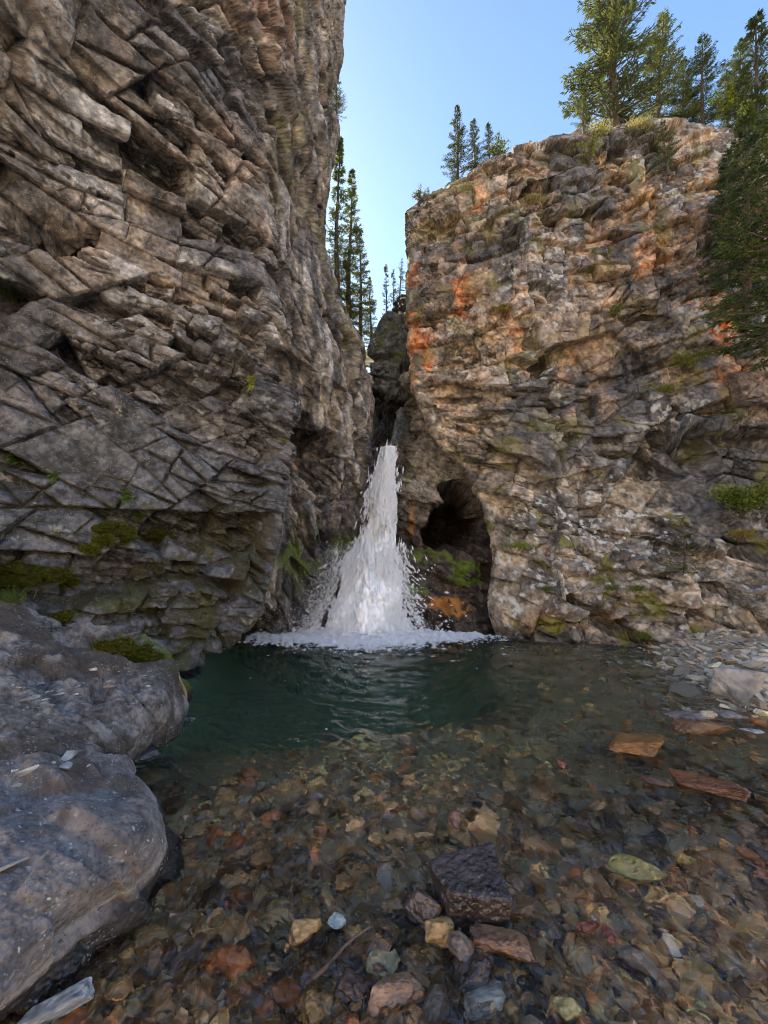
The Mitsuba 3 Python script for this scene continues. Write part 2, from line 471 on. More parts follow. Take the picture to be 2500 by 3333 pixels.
# ------------------------------------------------------------------ the right cliff
def build_right():
    Lk = [(110, 664), (119, 652), (128, 600), (138, 560), (155, 500), (172, 470), (187, 440), (205, 412), (217, 400), (260, 401), (300, 402), (340, 401), (390, 404), (405, 412), (420, 420), (440, 434),
          (460, 452), (480, 470), (500, 482), (530, 491), (560, 494), (600, 489), (630, 497), (700, 520)]
    lp, lx = np.array([k[0] for k in Lk], float), np.array([k[1] for k in Lk], float)
    lx = lx + 4 * sst(195, 225, lp) * (1 - sst(400, 460, lp)) - 4 * sst(440, 480, lp)
    lp = lp + 5 * sst(215, 190, lp)
    Tk = [(390, 219), (400, 215), (412, 206), (440, 188), (470, 172), (500, 155), (530, 146), (560, 138), (575, 132), (600, 127), (630, 122), (650, 119), (662, 123), (700, 121), (725, 123), (768, 130), (930, 142)]
    Lat = lambda y: float(np.interp(y, lp, lx))
    Tat = lambda x: float(np.interp(x, [k[0] for k in Tk], [k[1] for k in Tk]))

    def depth(px, py):
        base = np.interp(px, [395, 497, 560, 660, 768, 900, 1000], [8.5, 7.95, 7.5, 6.95, 6.4, 5.7, 5.2])
        back = np.interp(py, [110, 400, 480, 540, 590, 640, 700], [1.0, 0.85, 0.75, 0.55, 0.25, 0.0, -0.2]) * sst(500, 600, px)      # the lower right steps out towards the bank
        return base + back + np.interp(py, [110, 215, 300, 400, 480, 540, 600, 640, 700], [1.6, 1.1, 0.75, 0.5, 0.4, 0.18, -0.05, -0.15, -0.2])

    fr = [0, 0.012, 0.06] + [0.06 + 0.94 * k / 22 for k in range(1, 23)]
    ctrl, rk = [], []
    for r in [-40, -14] + list(np.linspace(0, 98, 15)) + list(np.linspace(104, 581, 60)):
        rk.append(r)
        row, t = [], min(max(r / 98, 0), 1)
        for f in fr:
            l = Lat(217) if r <= 98 else Lat(119 + r)
            x = l + f * (930 - l)
            y = Tat(x) + t * (217 - Tat(x)) if r <= 98 else 119 + r
            back, drop = ((0, 0) if r >= 0 else ((1.0, 5) if r == -14 else (4.0, 26)))
            if f == 0:
                row += [at(l + 26, y + 8 + drop, depth(l, y) + 4.0 + back), at(l + 7, y + 3 + drop, depth(l, y) + 1.0 + back)]
            row.append(at(x, y + drop, depth(x, y) + back + (0.12 if f == 0 else 0)))
        ctrl.append(row)
    ck = [0, 14] + [26 + 534 * f for f in fr]
    rs, cs = np.concatenate([np.linspace(-40, 0, 20), np.linspace(1, 98, 92), np.linspace(99, 560, 400)]), np.concatenate([np.linspace(0, 402, 375), np.linspace(404, 560, 30)])
    nv, nu = len(rs), len(cs)
    P = loft(ctrl, rk, ck, rs, cs, (3, 3))
    px, py = proj(P)

    def dent(cx, cy, rx, ry, dy, ang=0.0):
        c, s = math.cos(ang), math.sin(ang)
        u, w = ((px - cx) * c + (py - cy) * s) / rx, (-(px - cx) * s + (py - cy) * c) / ry
        return dy * (1 - sst(0.5, 1.0, np.hypot(u, w)))
    front = np.zeros_like(px)
    front[:, 30:] = 1
    P[..., 1] += front * (dent(540, 360, 11, 30, 0.6, -0.4) + dent(655, 405, 50, 8, 0.7, 0.35) + dent(640, 462, 54, 11, 0.7, 0.2) + dent(530, 190, 55, 5, 0.4, -0.35) + dent(720, 430, 75, 6, 0.6, 0.22)
                          + dent(600, 616, 60, 9, 0.9, 0.42) + dent(760, 548, 40, 12, 0.8, 0.1) + dent(650, 320, 44, 5, 0.35, 0.1) + dent(640, 192, 26, 8, 0.5, 0.5) + dent(690, 452, 40, 16, 0.6, 0.5) + dent(610, 240, 50, 5, 0.35, 0.7)
                          + dent(740, 600, 60, 6, 0.5, 0.35) + dent(500, 240, 40, 4, 0.3, 0.1) + dent(560, 420, 30, 7, 0.4, 0.9) - dent(575, 592, 60, 26, 0.2, 0.2)
                          - dent(700, 590, 90, 26, 0.3, 0.2) - dent(655, 560, 40, 14, 0.3, 0.3) - dent(740, 510, 40, 20, 0.3))
    n = grid_normals(P, (0, 0, 3))
    V, N = P.reshape(-1, 3), n.reshape(-1, 3)
    rng = np.random.default_rng(23)

    def axes(c):
        low = sst(4.6, 2.0, c[2])
        ang = -0.05 + 0.34 * low + 0.9 * (vnoise(c * 0.6, 9) - 0.5) - 0.20 * sst(7, 9, c[2])
        b = np.array([math.sin(ang), 0.12, math.cos(ang)])
        j = np.array([math.cos(ang + 0.25), 0.25, -math.sin(ang + 0.25)])
        return np.stack([nrm(b), nrm(j), nrm(np.array([-0.3, -1, 0.1]))])

    def leaf(c):
        return 0.08 + 0.42 * sst(0.34, 0.56, vnoise(c * 0.8, 14)) + 0.08 * sst(2.2, 0.8, c[2])

    d, lid, pid, edge, pe = fracture(V, rng, axes, (0.7, 1.0, 1.6), leaf, 0.95, 0.05, slope=0.18, jit=0.26, warp=0.16, hollow=0.05)
    crack = 0.14 * np.exp(-(pe / 0.026) ** 2) * sst(0.35, 0.62, fb(V, 1.2, 2, 131)) + 0.04 * np.exp(-(edge / 0.014) ** 2) * sst(0.3, 0.6, fb(V, 1.7, 2, 132))
    edgefade = (0.08 + 0.92 * sst(16, 60, np.arange(nu)))[None, :] * (0.15 + 0.85 * sst(12, 34, np.arange(nv)))[:, None]
    disp = relax(np.clip(d, -0.5, 0.3), nv, nu, 45, 0.5) * edgefade.ravel() - crack * edgefade.ravel()
    W = V + nrm(N + np.array([0, 0, -0.3])) * disp[:, None]
    W, faces, (N,), (lid, pid) = refine(W, quads(nv, nu), 2.9, lambda p: (p[:, 0] / p[:, 1] < 1.0) & (p[:, 1] < 10.2), [N], [lid, pid])
    MN = mesh_normals(W, faces, N)
    W = W + MN * grit(W, 140, 6.0, 0.068)[:, None]
    V = W
    a, b_, g = rnd(lid, 3), rnd(pid, 4), fb(V, 2.6, 4, 160)
    X, Z = V[:, 0], V[:, 2]
    col = np.array([0.135, 0.12, 0.107]) * np.ones((len(V), 1))
    tan = np.maximum(blob_mask(V, at(455, 390, 8.5), (1.5, 1.5, 2.2), 161), 0.8 * blob_mask(V, at(690, 270, 7.5), (1.3, 1.3, 2.6), 162))
    tan = np.maximum(tan, 0.8 * sst(2.3, 1.5, Z + 0.7 * (fb(V, 0.8, 3, 163) - 0.5) * 2))
    tan = np.maximum(tan, sst(0.56, 0.62, fb(V, 0.55, 3, 164)) * 0.8)
    col = lay(col, [0.345, 0.275, 0.20], tan * (0.45 + 0.55 * sst(0.25, 0.7, a)))
    ochre = sst(0.44, 0.54, fb(V * [1.3, 1.0, 0.7], 0.9, 4, 169)) * sst(3.4, 5.0, Z) * sst(0.5, 2.0, X)
    col = lay(col, [0.36, 0.235, 0.14], 0.6 * ochre * (0.4 + 0.6 * sst(0.2, 0.7, a)))
    grey = sst(0.5, 0.62, fb(V, 0.7, 4, 165)) * (1 - 0.7 * ochre) * (1 - 0.6 * tan)
    col = lay(col, [0.105, 0.10, 0.098], 0.75 * grey)
    col = lay(col, [0.13, 0.125, 0.125], 0.8 * blob_mask(V, at(630, 440, 7.3), (1.4, 1.4, 0.9), 166))
    for px_, py_, r, k in ((462, 298, 0.42, 1), (410, 330, 0.42, 2), (418, 355, 0.55, 3), (412, 275, 0.35, 4), (600, 240, 0.5, 5), (640, 260, 0.5, 6), (700, 300, 0.45, 7), (720, 330, 0.5, 8), (640, 185, 0.8, 9),
                           (690, 185, 0.6, 10), (735, 375, 0.4, 11), (480, 200, 0.3, 12), (455, 250, 0.25, 13), (560, 370, 0.4, 14), (520, 340, 0.35, 15), (660, 250, 0.5, 16), (610, 175, 0.6, 17)):
        c, _ = at(px_, py_, depth(px_, py_)), 0
        strong = k in (1, 2, 3, 4, 8)
        m = blob_mask(V, c, (r * 0.7, r * 1.2, r * 1.2), 170 + k, 0.9)
        col = lay(col, [0.50, 0.16, 0.045] if strong else ([0.46, 0.28, 0.12] if k in (9, 10, 17) else [0.46, 0.21, 0.09]), (0.9 if strong else 0.7) * m * (0.35 + 0.65 * sst(0.35, 0.55, fb(V, 4, 3, 199))) * (0.5 + 0.5 * a))
    st = sst(0.60, 0.70, fbm(V * [2.6, 2.6, 0.6], 4, 190))
    col = lay(col, [0.09, 0.085, 0.08], 0.7 * st * (1 - 0.5 * tan))
    col = col * (0.58 + 0.52 * a + 0.3 * b_)[:, None] * (0.68 + 0.64 * g)[:, None] * mottle(V, 511, 7.0)
    lich = sst(0.58, 0.66, fb(V, 9, 4, 191)) * (sst(0.46, 0.6, fb(V, 0.9, 3, 192)) + blob_mask(V, at(610, 520, 7.7), (1.6, 1.6, 1.0), 193) + 0.6 * blob_mask(V, at(540, 590, 7.5), (1.2, 1.6, 0.8), 197))
    col = lay(col, [0.58, 0.57, 0.52], 0.75 * lich)
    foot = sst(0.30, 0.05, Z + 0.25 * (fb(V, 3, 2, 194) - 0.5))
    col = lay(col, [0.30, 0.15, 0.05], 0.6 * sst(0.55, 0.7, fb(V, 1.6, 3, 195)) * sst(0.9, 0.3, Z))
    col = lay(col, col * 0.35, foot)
    moss = sst(0.59, 0.66, fb(V, 2.0, 4, 196)) * (0.5 + 0.6 * sst(4, 1, Z))
    col = lay(col, [0.19, 0.175, 0.03], 0.7 * moss)
    remember('right', W, N)
    tag('cliff_right', 'blocky tan and grey cliff with orange lichen on the right of the waterfall', 'cliff', kind='structure')
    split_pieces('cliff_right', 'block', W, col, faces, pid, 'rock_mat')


build_right()


# ------------------------------------------------------------------ the grotto behind the fall, and the slot above it
def build_grotto():
    rows = [370, 400, 440, 480, 520, 550, 575, 600, 622, 660]
    cols = [330, 366, 380, 398, 407, 450, 480, 515, 550]
    Yg = [[14, 14, 14, 9.6, 9.1, 8.9, 9.0], [14, 14, 14, 9.6, 9.1, 8.9, 9.0], [14, 14, 13, 9.5, 9.1, 8.9, 9.0], [9.4, 9.5, 9.3, 9.2, 9.1, 9.1, 9.2], [9.3, 9.4, 9.2, 9.2, 9.2, 9.2, 9.3], [9.1, 9.2, 9.1, 9.0, 9.1, 9.2, 9.3],
          [8.8, 8.9, 8.8, 8.75, 8.85, 9.0, 9.1], [8.5, 8.55, 8.5, 8.5, 8.6, 8.75, 8.9], [8.3, 8.35, 8.3, 8.3, 8.35, 8.5, 8.7], [8.2] * 7]
    Yg = [[r[0] + 1.5, *r, r[-1] + 0.8] for r in Yg]
    ctrl = [[at(px, y, Yg[i][j]) for j, px in enumerate(cols)] for i, y in enumerate(rows)]
    nv, nu = 220, 165
    P = loft(ctrl, rows, cols, nv, nu, (4, 4))
    px, py = proj(P)
    rg = (fb(P.reshape(-1, 3), 2.2, 3, 239).reshape(px.shape) - 0.5) * 16
    u, w = (px - 455 + rg) / 27, (py - 522 + 0.7 * rg) / 32
    cave = 1 - sst(0.72, 1.12, np.hypot(u, w) ** 1.2)
    P[..., 1] += 4.0 * cave
    P[..., 2] += 0.15 * cave
    n = grid_normals(P, (0, 0, 2.5))
    V, N = P.reshape(-1, 3), n.reshape(-1, 3)
    rng = np.random.default_rng(31)
    ax = np.stack([nrm(np.array([0.35, 0.1, 0.93])), nrm(np.array([0.93, 0.2, -0.35])), nrm(np.array([0.1, -1, 0.1]))])
    d, lid, pid, edge, pe = fracture(V, rng, lambda c: ax, (0.6, 0.8, 1.6), lambda c: 0.13, 0.62, 0.06, slope=0.2, warp=0.08)
    disp = relax(np.clip(d, -0.3, 0.3), nv, nu) - 0.03 * np.exp(-(pe / 0.015) ** 2) - 0.015 * np.exp(-(edge / 0.01) ** 2)
    W = V + nrm(N + np.array([0, 0, -0.3])) * disp[:, None]
    W, faces, (N,), (lid, pid) = refine(W, quads(nv, nu), 5, lambda p: p[:, 1] < 12.5, [N], [lid, pid], 2)
    W = W + mesh_normals(W, faces, N) * grit(W, 240, 7.0, 0.07)[:, None]
    V = W
    a, b_ = rnd(lid, 5), rnd(pid, 6)
    col = np.array([0.20, 0.17, 0.135]) * np.ones((len(V), 1))
    wet = np.maximum(sst(9.6, 10.4, V[:, 1]) * (V[:, 2] < 3.8), sst(3.2, 2.0, V[:, 2] + 0.5 * (fb(V, 1.2, 3, 241) - 0.5)))  # low rock is wet; deep in the cave, shade is painted into the colour
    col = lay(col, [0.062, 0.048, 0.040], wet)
    col = col * (0.5 + 0.65 * a + 0.3 * b_)[:, None] * mottle(V, 521)
    moss = np.maximum(blob_mask(V, at(432, 555, 8.9), (0.5, 0.6, 0.22), 242, 0.8), np.maximum(blob_mask(V, at(470, 575, 8.9), (0.55, 0.6, 0.28), 243, 0.8), blob_mask(V, at(415, 592, 8.6), (0.3, 0.5, 0.2), 244, 0.8)))
    moss = np.maximum(moss, blob_mask(V, at(405, 470, 9.2), (0.2, 0.4, 0.35), 245, 0.8))
    col = lay(col, [0.11, 0.15, 0.02], moss * sst(0.3, 0.5, fb(V, 6, 3, 246)))
    rust = np.maximum(blob_mask(V, at(450, 606, 8.45), (0.6, 0.6, 0.2), 247, 0.9), 0.6 * blob_mask(V, at(412, 520, 9.2), (0.08, 0.3, 0.5), 248))
    col = lay(col, [0.42, 0.18, 0.04], 0.85 * rust * sst(0.2, 0.5, a))
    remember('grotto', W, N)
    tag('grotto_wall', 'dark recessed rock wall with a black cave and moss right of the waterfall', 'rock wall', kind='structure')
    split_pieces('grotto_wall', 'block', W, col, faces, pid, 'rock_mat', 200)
    # the grey rock that bridges the slot, its underside and the back of the slot
    ctrl = [[at(398, 318, 15), at(400, 305, 15), at(404, 300, 15), at(445, 300, 15)], [at(374, 352, 11.3), at(386, 326, 11.0), at(398, 306, 11.0), at(440, 300, 11.0)], [at(372, 368, 11.0), at(384, 362, 10.7), at(398, 360, 10.6), at(440, 360, 10.6)],
            [at(372, 388, 10.9), at(384, 392, 10.5), at(398, 398, 10.4), at(430, 400, 10.4)], [at(366, 392, 14), at(384, 400, 14), at(398, 402, 14), at(420, 402, 14)], [at(362, 470, 14), at(384, 470, 14), at(398, 470, 14), at(424, 470, 14)]]
    P = loft(ctrl, [0, 30, 60, 90, 110, 140], [0, 15, 30, 45], 180, 90, (4, 4))
    n = grid_normals(P, (0, 0, 2))
    V, N = P.reshape(-1, 3), n.reshape(-1, 3)
    d, lid, pid, edge, pe = fracture(V, np.random.default_rng(41), lambda c: ax, (0.8, 0.8, 1.6), lambda c: 0.22, 0.9, 0.05)
    W = V + N * (np.clip(d, -0.25, 0.25) - 0.03 * np.exp(-(edge / 0.02) ** 2) + (fb(V, 8, 3, 250) - 0.5) * 0.05)[:, None]
    col = np.array([0.12, 0.12, 0.108]) * np.where(V[:, 1] > 11.6, 0.35, 1.0)[:, None] * (0.6 + 0.6 * rnd(lid, 7))[:, None] * (0.7 + 0.6 * fb(V, 3, 3, 251))[:, None] * mottle(V, 531)  # back of the slot painted darker, its shade put into the rock colour
    col = lay(col, [0.10, 0.12, 0.03], 0.6 * sst(0.55, 0.65, fb(V, 2.5, 3, 252)))
    tag('chockstone', 'grey rock wedged in the narrow slot above the waterfall', 'rock', kind='structure')
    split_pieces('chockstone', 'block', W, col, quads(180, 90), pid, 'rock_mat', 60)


build_grotto()


# ------------------------------------------------------------------ terrain behind and round about (mostly out of sight)
def bed_height(x, y):
    """the stream bed: a deep pool under the fall, a shallow riffle towards the camera, rising to the gravel on the right"""
    x, y = np.asarray(x, float), np.asarray(y, float)
    P = np.stack([x, y, 0 * x], -1)
    z = -0.13 - 0.30 * sst(2.6, 4.2, y) - 1.25 * sst(4.0, 5.6, y - 0.25 * x) * (1 - sst(0.6, 2.6, x))
    z += 0.10 * sst(2.2, 0.8, y)
    z += (0.20 * sst(1.6, 3.6, x) + 0.50 * sst(3.2, 4.5, x - 0.22 * (y - 4.5))) * sst(2.6, 4.4, y)
    z += 0.16 * (fb(P, 0.8, 3, 301) - 0.5) * (1 + 2.0 * sst(4, 6, y)) + 0.03 * (fb(P, 6, 3, 302) - 0.5)
    return z


def build_terrain():
    g = np.concatenate([-np.geomspace(400, 8, 28), np.linspace(-7, 7, 15), np.geomspace(8, 400, 28)])
    X, Y = np.meshgrid(g, g)
    P = np.stack([X, Y, 0 * X], -1)
    r = np.hypot(X, Y)
    z = -2.6 + 0 * X
    back = sst(0, -6, Y)
    z = z + back * (2.1 + 0.78 * np.maximum(np.minimum(-Y, 45) - 7, 0) + 0.2 * np.maximum(-Y - 45, 0)) + (fb(P, 0.15, 4, 310) - 0.5) * 1.2 * sst(6, 20, r)  # unseen slope behind the camera, added and steepened to bounce sunlight into the gorge
    z = np.where(Y > 14, z + 0.10 * np.maximum(Y - 14, 0), z)
    P[..., 2] = z
    V = P.reshape(-1, 3)
    c = np.array([0.37, 0.34, 0.30]) * (0.7 + 0.6 * fb(V, 0.3, 4, 311))[:, None]
    c = lay(c, [0.16, 0.17, 0.06], 0.7 * sst(0.5, 0.62, fb(V, 0.07, 3, 312)) * sst(15, 40, np.linalg.norm(V[:, :2], axis=1)))
    put('ground', V, quads(*X.shape), 'bark_mat', c)
    tag('ground', 'valley floor of pale gravel with an added slope out of view to bounce light', 'ground', kind='structure')
    # hillsides that carry the trees behind both rims
    for side, ctrl in (('left', [[at(120, -60, 9), at(300, -40, 9.5), at(322, -30, 10.5)], [at(120, -20, 14), at(290, 118, 13), at(318, 124, 13)], [at(150, 80, 14), at(290, 250, 13), at(316, 250, 13)], [at(200, 200, 14), at(310, 340, 13), at(346, 346, 13.2)],
                                 [at(250, 330, 14), at(330, 372, 14), at(376, 366, 14)], [at(250, 360, 26), at(330, 346, 26), at(420, 348, 26)], [at(200, 380, 60), at(330, 355, 60), at(480, 360, 60)]]),
                       ('right', [[at(404, 225, 10.2), at(500, 168, 10.6), at(600, 140, 10.4), at(660, 134, 10.3), at(900, 150, 9.5)], [at(414, 226, 13), at(505, 190, 13), at(605, 160, 13), at(680, 150, 13), at(960, 160, 13)],
                                  [at(430, 236, 26), at(520, 230, 26), at(620, 210, 26), at(700, 200, 26), at(980, 200, 26)], [at(420, 380, 60), at(520, 330, 60), at(640, 310, 60), at(740, 300, 60), at(980, 300, 60)]])):
        R, C = len(ctrl), len(ctrl[0])
        P = loft(ctrl, list(range(R)), list(range(C)), 90, 70, (3, 3))
        V = P.reshape(-1, 3) + np.array([0, 0, 1]) * ((fb(P.reshape(-1, 3), 0.9, 3, 320) - 0.5) * 0.5 - 0.15)[:, None]
        c = lay(np.array([0.10, 0.095, 0.04]) * np.ones((len(V), 1)), [0.20, 0.17, 0.09], sst(0.45, 0.6, fb(V, 1.2, 3, 321)))
        put(f'hillside_{side}', V, quads(90, 70), 'bark_mat', c)
        tag(f'hillside_{side}', f'grassy slope behind the rim of the {side} cliff', 'hillside', kind='structure')


build_terrain()


# ------------------------------------------------------------------ rock ledge and the big boulder on the left bank
def mound(name, ctrl, rk, ck, nv, nu, sig, seed, leafsize, piece, amp, part, colour, label, cat, rough=0.02, ax=None):
    P = loft(ctrl, rk, ck, nv, nu, sig)
    n = grid_normals(P, (1.5, 0, 4))
    V, N = P.reshape(-1, 3), n.reshape(-1, 3)
    A = ax if ax is not None else np.stack([nrm(np.array([0.2, 0.9, 0.3])), nrm(np.array([0.95, -0.25, 0.1])), nrm(np.array([-0.1, -0.15, 1]))])
    d, lid, pid, edge, pe = fracture(V, np.random.default_rng(seed), lambda c: A, (1, 1.2, 2.0), lambda c: leafsize, piece, amp, slope=0.08)
    disp = relax(np.clip(d, -0.14, 0.12), nv, nu, 30, 1.1) - 0.02 * np.exp(-(pe / 0.015) ** 2) - 0.010 * np.exp(-(edge / 0.01) ** 2) * sst(0.4, 0.6, fb(V, 2.5, 2, seed + 1)) + (fb(V, 4, 4, seed + 2) - 0.5) * rough * 1.6
    W = V + N * disp[:, None]
    W, faces, (N,), (lid, pid) = refine(W, quads(nv, nu), 4, lambda p: (p[:, 2] > -0.1) & (p[:, 1] > 1.3), [N], [lid, pid], 2)
    W = W + mesh_normals(W, faces, N) * grit(W, seed + 3, 12, rough * 1.8)[:, None]
    V = W
    col = colour(V, lid, pid, W)
    remember(name, W, N)
    TAKEN.add(name)
    tag(name, label, cat)
    if piece > 20:
        put(name, W, faces, 'rock_near_mat', col)
    else:
        split_pieces(name, part, W, col, faces, pid, 'rock_near_mat', 120)


def zrow(pts):
    return [atz(*p) for p in pts]


def ledge_col(V, lid, pid, W):
    a, b = rnd(lid, 8), rnd(pid, 9)
    c = np.array([0.16, 0.142, 0.128]) * (0.6 + 0.4 * a + 0.35 * b)[:, None] * (0.6 + 0.8 * fb(V, 3, 4, 401))[:, None] * mottle(V, 541, 14)
    c = lay(c, [0.065, 0.05, 0.038], 0.8 * sst(0.52, 0.62, fb(V * [1, 2.2, 1], 1.3, 4, 402)))
    c = lay(c, [0.34, 0.31, 0.28], 0.6 * sst(0.60, 0.68, fb(V, 4, 4, 403)))
    c = lay(c, [0.09, 0.12, 0.015], 0.9 * np.maximum(blob_mask(V, atz(168, 668, 0.4), (0.35, 0.6, 0.35), 404, 0.7), blob_mask(V, atz(125, 648, 0.65), (0.5, 0.3, 0.3), 405, 0.7)) * sst(0.35, 0.5, fb(V, 7, 3, 406)))
    c = lay(c, c * 0.3, sst(0.16, 0.04, W[:, 2] + 0.1 * (fb(V, 4, 2, 407) - 0.5)))
    return c


mound('rock_ledge', [zrow([(-140, 560, 1.6), (0, 592, 1.25), (60, 618, 0.95), (112, 636, 0.8), (160, 648, 0.55), (186, 668, 0.02), (187, 680, -0.9)]),
                     zrow([(-140, 610, 1.2), (0, 628, 0.98), (60, 645, 0.80), (112, 656, 0.68), (165, 670, 0.50), (187, 692, 0.02), (185, 705, -0.9)]),
                     zrow([(-140, 660, 0.95), (0, 668, 0.78), (60, 677, 0.66), (110, 686, 0.58), (155, 704, 0.42), (172, 730, 0.02), (168, 745, -0.9)]),
                     zrow([(-140, 700, 0.75), (0, 706, 0.62), (60, 713, 0.52), (104, 722, 0.42), (136, 735, 0.28), (146, 756, 0.0), (140, 770, -0.7)]),
                     zrow([(-140, 735, 0.60), (0, 738, 0.53), (55, 743, 0.45), (90, 750, 0.38), (108, 758, 0.26), (118, 775, -0.05), (115, 790, -0.6)]),
                     zrow([(-140, 770, 0.42), (0, 770, 0.40), (50, 776, 0.34), (80, 781, 0.28), (100, 788, 0.16), (108, 800, -0.2), (105, 815, -0.7)])],
      [0, 1, 2, 3, 4, 5], [0, 60, 110, 160, 205, 235, 250], 190, 205, (2.5, 2.5), 51, 0.15, 0.7, 0.055, 'slab', ledge_col,
      'low grey rock ledge stepping down from the left cliff to the pool', 'rock ledge', 0.02)


def boulder_col(V, lid, pid, W):
    c = np.array([0.195, 0.162, 0.142]) * (0.7 + 0.6 * fb(V, 4, 4, 411))[:, None] * (0.45 + 0.55 * mottle(V, 551, 22))
    c = lay(c, [0.24, 0.22, 0.21], 0.6 * sst(0.55, 0.7, fb(V, 2, 4, 413)))
    c = lay(c, [0.06, 0.055, 0.058], 0.6 * sst(0.62, 0.70, fb(V, 9, 4, 414)))
    c = lay(c, [0.6, 0.58, 0.55], sst(0.90, 0.93, vnoise(V * 60, 415)))
    c = lay(c, [0.12, 0.07, 0.04], 0.6 * blob_mask(V, atz(90, 775, 0.38), (0.3, 0.2, 0.3), 416))
    band = np.exp(-((W[:, 2] - 0.15 - 0.06 * (fb(V, 6, 3, 417) - 0.5)) / 0.025) ** 2)
    c = lay(c, [0.42, 0.38, 0.35], 0.5 * band)
    return lay(c, c * 0.22, sst(0.125, 0.085, W[:, 2] + 0.06 * (fb(V, 5, 3, 418) - 0.5)))


mound('boulder', [zrow([(-200, 715, 0.47), (0, 736, 0.45), (60, 745, 0.40), (104, 755, 0.33), (120, 759, 0.24), (128, 772, 0.0), (126, 790, -0.6)]),
                  zrow([(-200, 745, 0.46), (0, 760, 0.44), (64, 764, 0.40), (112, 768, 0.35), (132, 772, 0.26), (142, 792, 0.0), (138, 805, -0.6)]),
                  zrow([(-200, 790, 0.48), (0, 798, 0.46), (72, 797, 0.43), (126, 795, 0.37), (154, 802, 0.25), (164, 824, 0.0), (160, 840, -0.6)]),
                  zrow([(-200, 850, 0.47), (0, 850, 0.45), (80, 844, 0.42), (142, 838, 0.34), (168, 838, 0.2), (178, 857, 0.0), (172, 872, -0.5)]),
                  zrow([(-200, 915, 0.44), (0, 905, 0.41), (72, 888, 0.37), (130, 872, 0.28), (160, 864, 0.16), (176, 878, 0.0), (170, 895, -0.5)]),
                  zrow([(-200, 985, 0.38), (0, 952, 0.34), (50, 930, 0.29), (104, 906, 0.2), (140, 892, 0.11), (160, 908, 0.0), (155, 930, -0.4)]),
                  zrow([(-200, 1065, 0.3), (-20, 1010, 0.25), (24, 975, 0.2), (62, 950, 0.13), (88, 934, 0.07), (102, 948, 0.0), (100, 975, -0.4)]),
                  zrow([(-200, 1125, 0.2), (-60, 1060, 0.15), (-20, 1024, 0.1), (5, 1004, 0.05), (18, 1000, 0.03), (28, 1012, 0.0), (28, 1035, -0.4)]),
                  zrow([(-200, 1180, -0.2), (-60, 1110, -0.2), (-20, 1070, -0.2), (5, 1045, -0.2), (18, 1035, -0.2), (28, 1040, -0.2), (28, 1060, -0.5)])],
      [0, 0.5, 1.2, 2.2, 3.2, 4.2, 5.2, 6.2, 7], [0, 90, 140, 185, 220, 245, 258], 195, 175, (2.6, 2.3), 61, 0.30, 50, 0.007, 'slab', boulder_col,
      'large smooth purple grey boulder filling the lower left corner at the water edge', 'boulder', 0.014)


# ------------------------------------------------------------------ stream bed, gravel bank, water
def build_bed():
    px, py = np.meshgrid(np.linspace(-150, 920, 220), np.concatenate([np.linspace(600, 660, 40), np.linspace(661, 1110, 180)]))
    B = atz(px, np.maximum(py, 628), 0.0)
    B[..., 1] = np.minimum(B[..., 1], 9.5)
    B[py < 628, 1] = (8.4 + (628 - py) * 0.05)[py < 628]
    B[..., 2] = bed_height(B[..., 0], B[..., 1])
    V = B.reshape(-1, 3)
    c = np.array([0.31, 0.215, 0.11]) * (0.5 + fb(V, 5, 4, 331))[:, None]
    c = lay(c, [0.20, 0.15, 0.085], 0.6 * sst(0.5, 0.6, fb(V, 14, 3, 332)))
    c = lay(c, [0.42, 0.36, 0.28], sst(0.02, 0.09, V[:, 2]) * (0.6 + 0.4 * fb(V, 10, 3, 333)))
    put('stream_bed', V, quads(*px.shape), 'stone_mat', c)
    tag('stream_bed', 'brown stony bed of the pool and stream', 'stream bed', kind='structure')


build_bed()


def water_height(x, y):
    P = np.stack([x, y, 0 * x], -1)
    fx, fy = 0.62, -0.78
    a, c = x * fx + y * fy, -x * fy + y * fx
    riff = sst(4.2, 2.2, y + 0.15 * x) * (0.55 + 0.45 * sst(-1.2, 0.6, x))
    r = np.hypot(x - 0.0, (y - 8.2))
    z = 0.036 * (fbm(np.stack([x * 2.2 + 0.4 * y, y * 4.6 + 3 * np.sin(x * 0.5), 0 * x], -1), 4, 340) - 0.5) * (1 - 0.5 * riff)
    z += (0.042 + 0.022 * sst(7.0, 5.5, y)) * (fbm(np.stack([x * 7.0, y * 13.0, 0 * x], -1), 3, 343) - 0.5)
    z += riff * (0.20 * (fbm(np.stack([a * 2.6, c * 7.0, 0 * x], -1), 4, 341) - 0.5) + 0.10 * (fbm(np.stack([a * 9, c * 18.0, 0 * x], -1), 3, 342) - 0.5) + 0.022 * (fbm(np.stack([a * 24, c * 42.0, 0 * x], -1), 2, 345) - 0.5))
    z += 0.05 * (fbm(np.stack([x * 1.7, y * 6.0 + 1.2 * np.sin(1.3 * x), 0 * x], -1), 3, 347) - 0.5) * np.exp(-((x + 0.15) / 0.9) ** 2) * sst(3.6, 4.6, y)
    z += 0.05 * np.exp(-(r / 1.2) ** 2) * (fbm(P * 6, 3, 344) - 0.3)
    return z


def build_water():
    px, py = np.meshgrid(np.linspace(-50, 820, 400), np.concatenate([np.linspace(627, 700, 100), np.linspace(701, 1060, 260)]))
    W = atz(px, py, 0.0)
    W[..., 1] = np.minimum(W[..., 1], 9.2)
    W[..., 2] = water_height(W[..., 0], W[..., 1])
    V = W.reshape(-1, 3)
    scene['water'] = {**mikit.ply((V, quads(*px.shape)), 'water_mat', smooth=True), 'interior': {'type': 'ref', 'id': 'pool_medium'}}
    tag('water', 'clear dark green pool and shallow rippling stream', 'water', kind='structure')


build_water()

# ------------------------------------------------------------------ stones
RNG = np.random.default_rng(77)


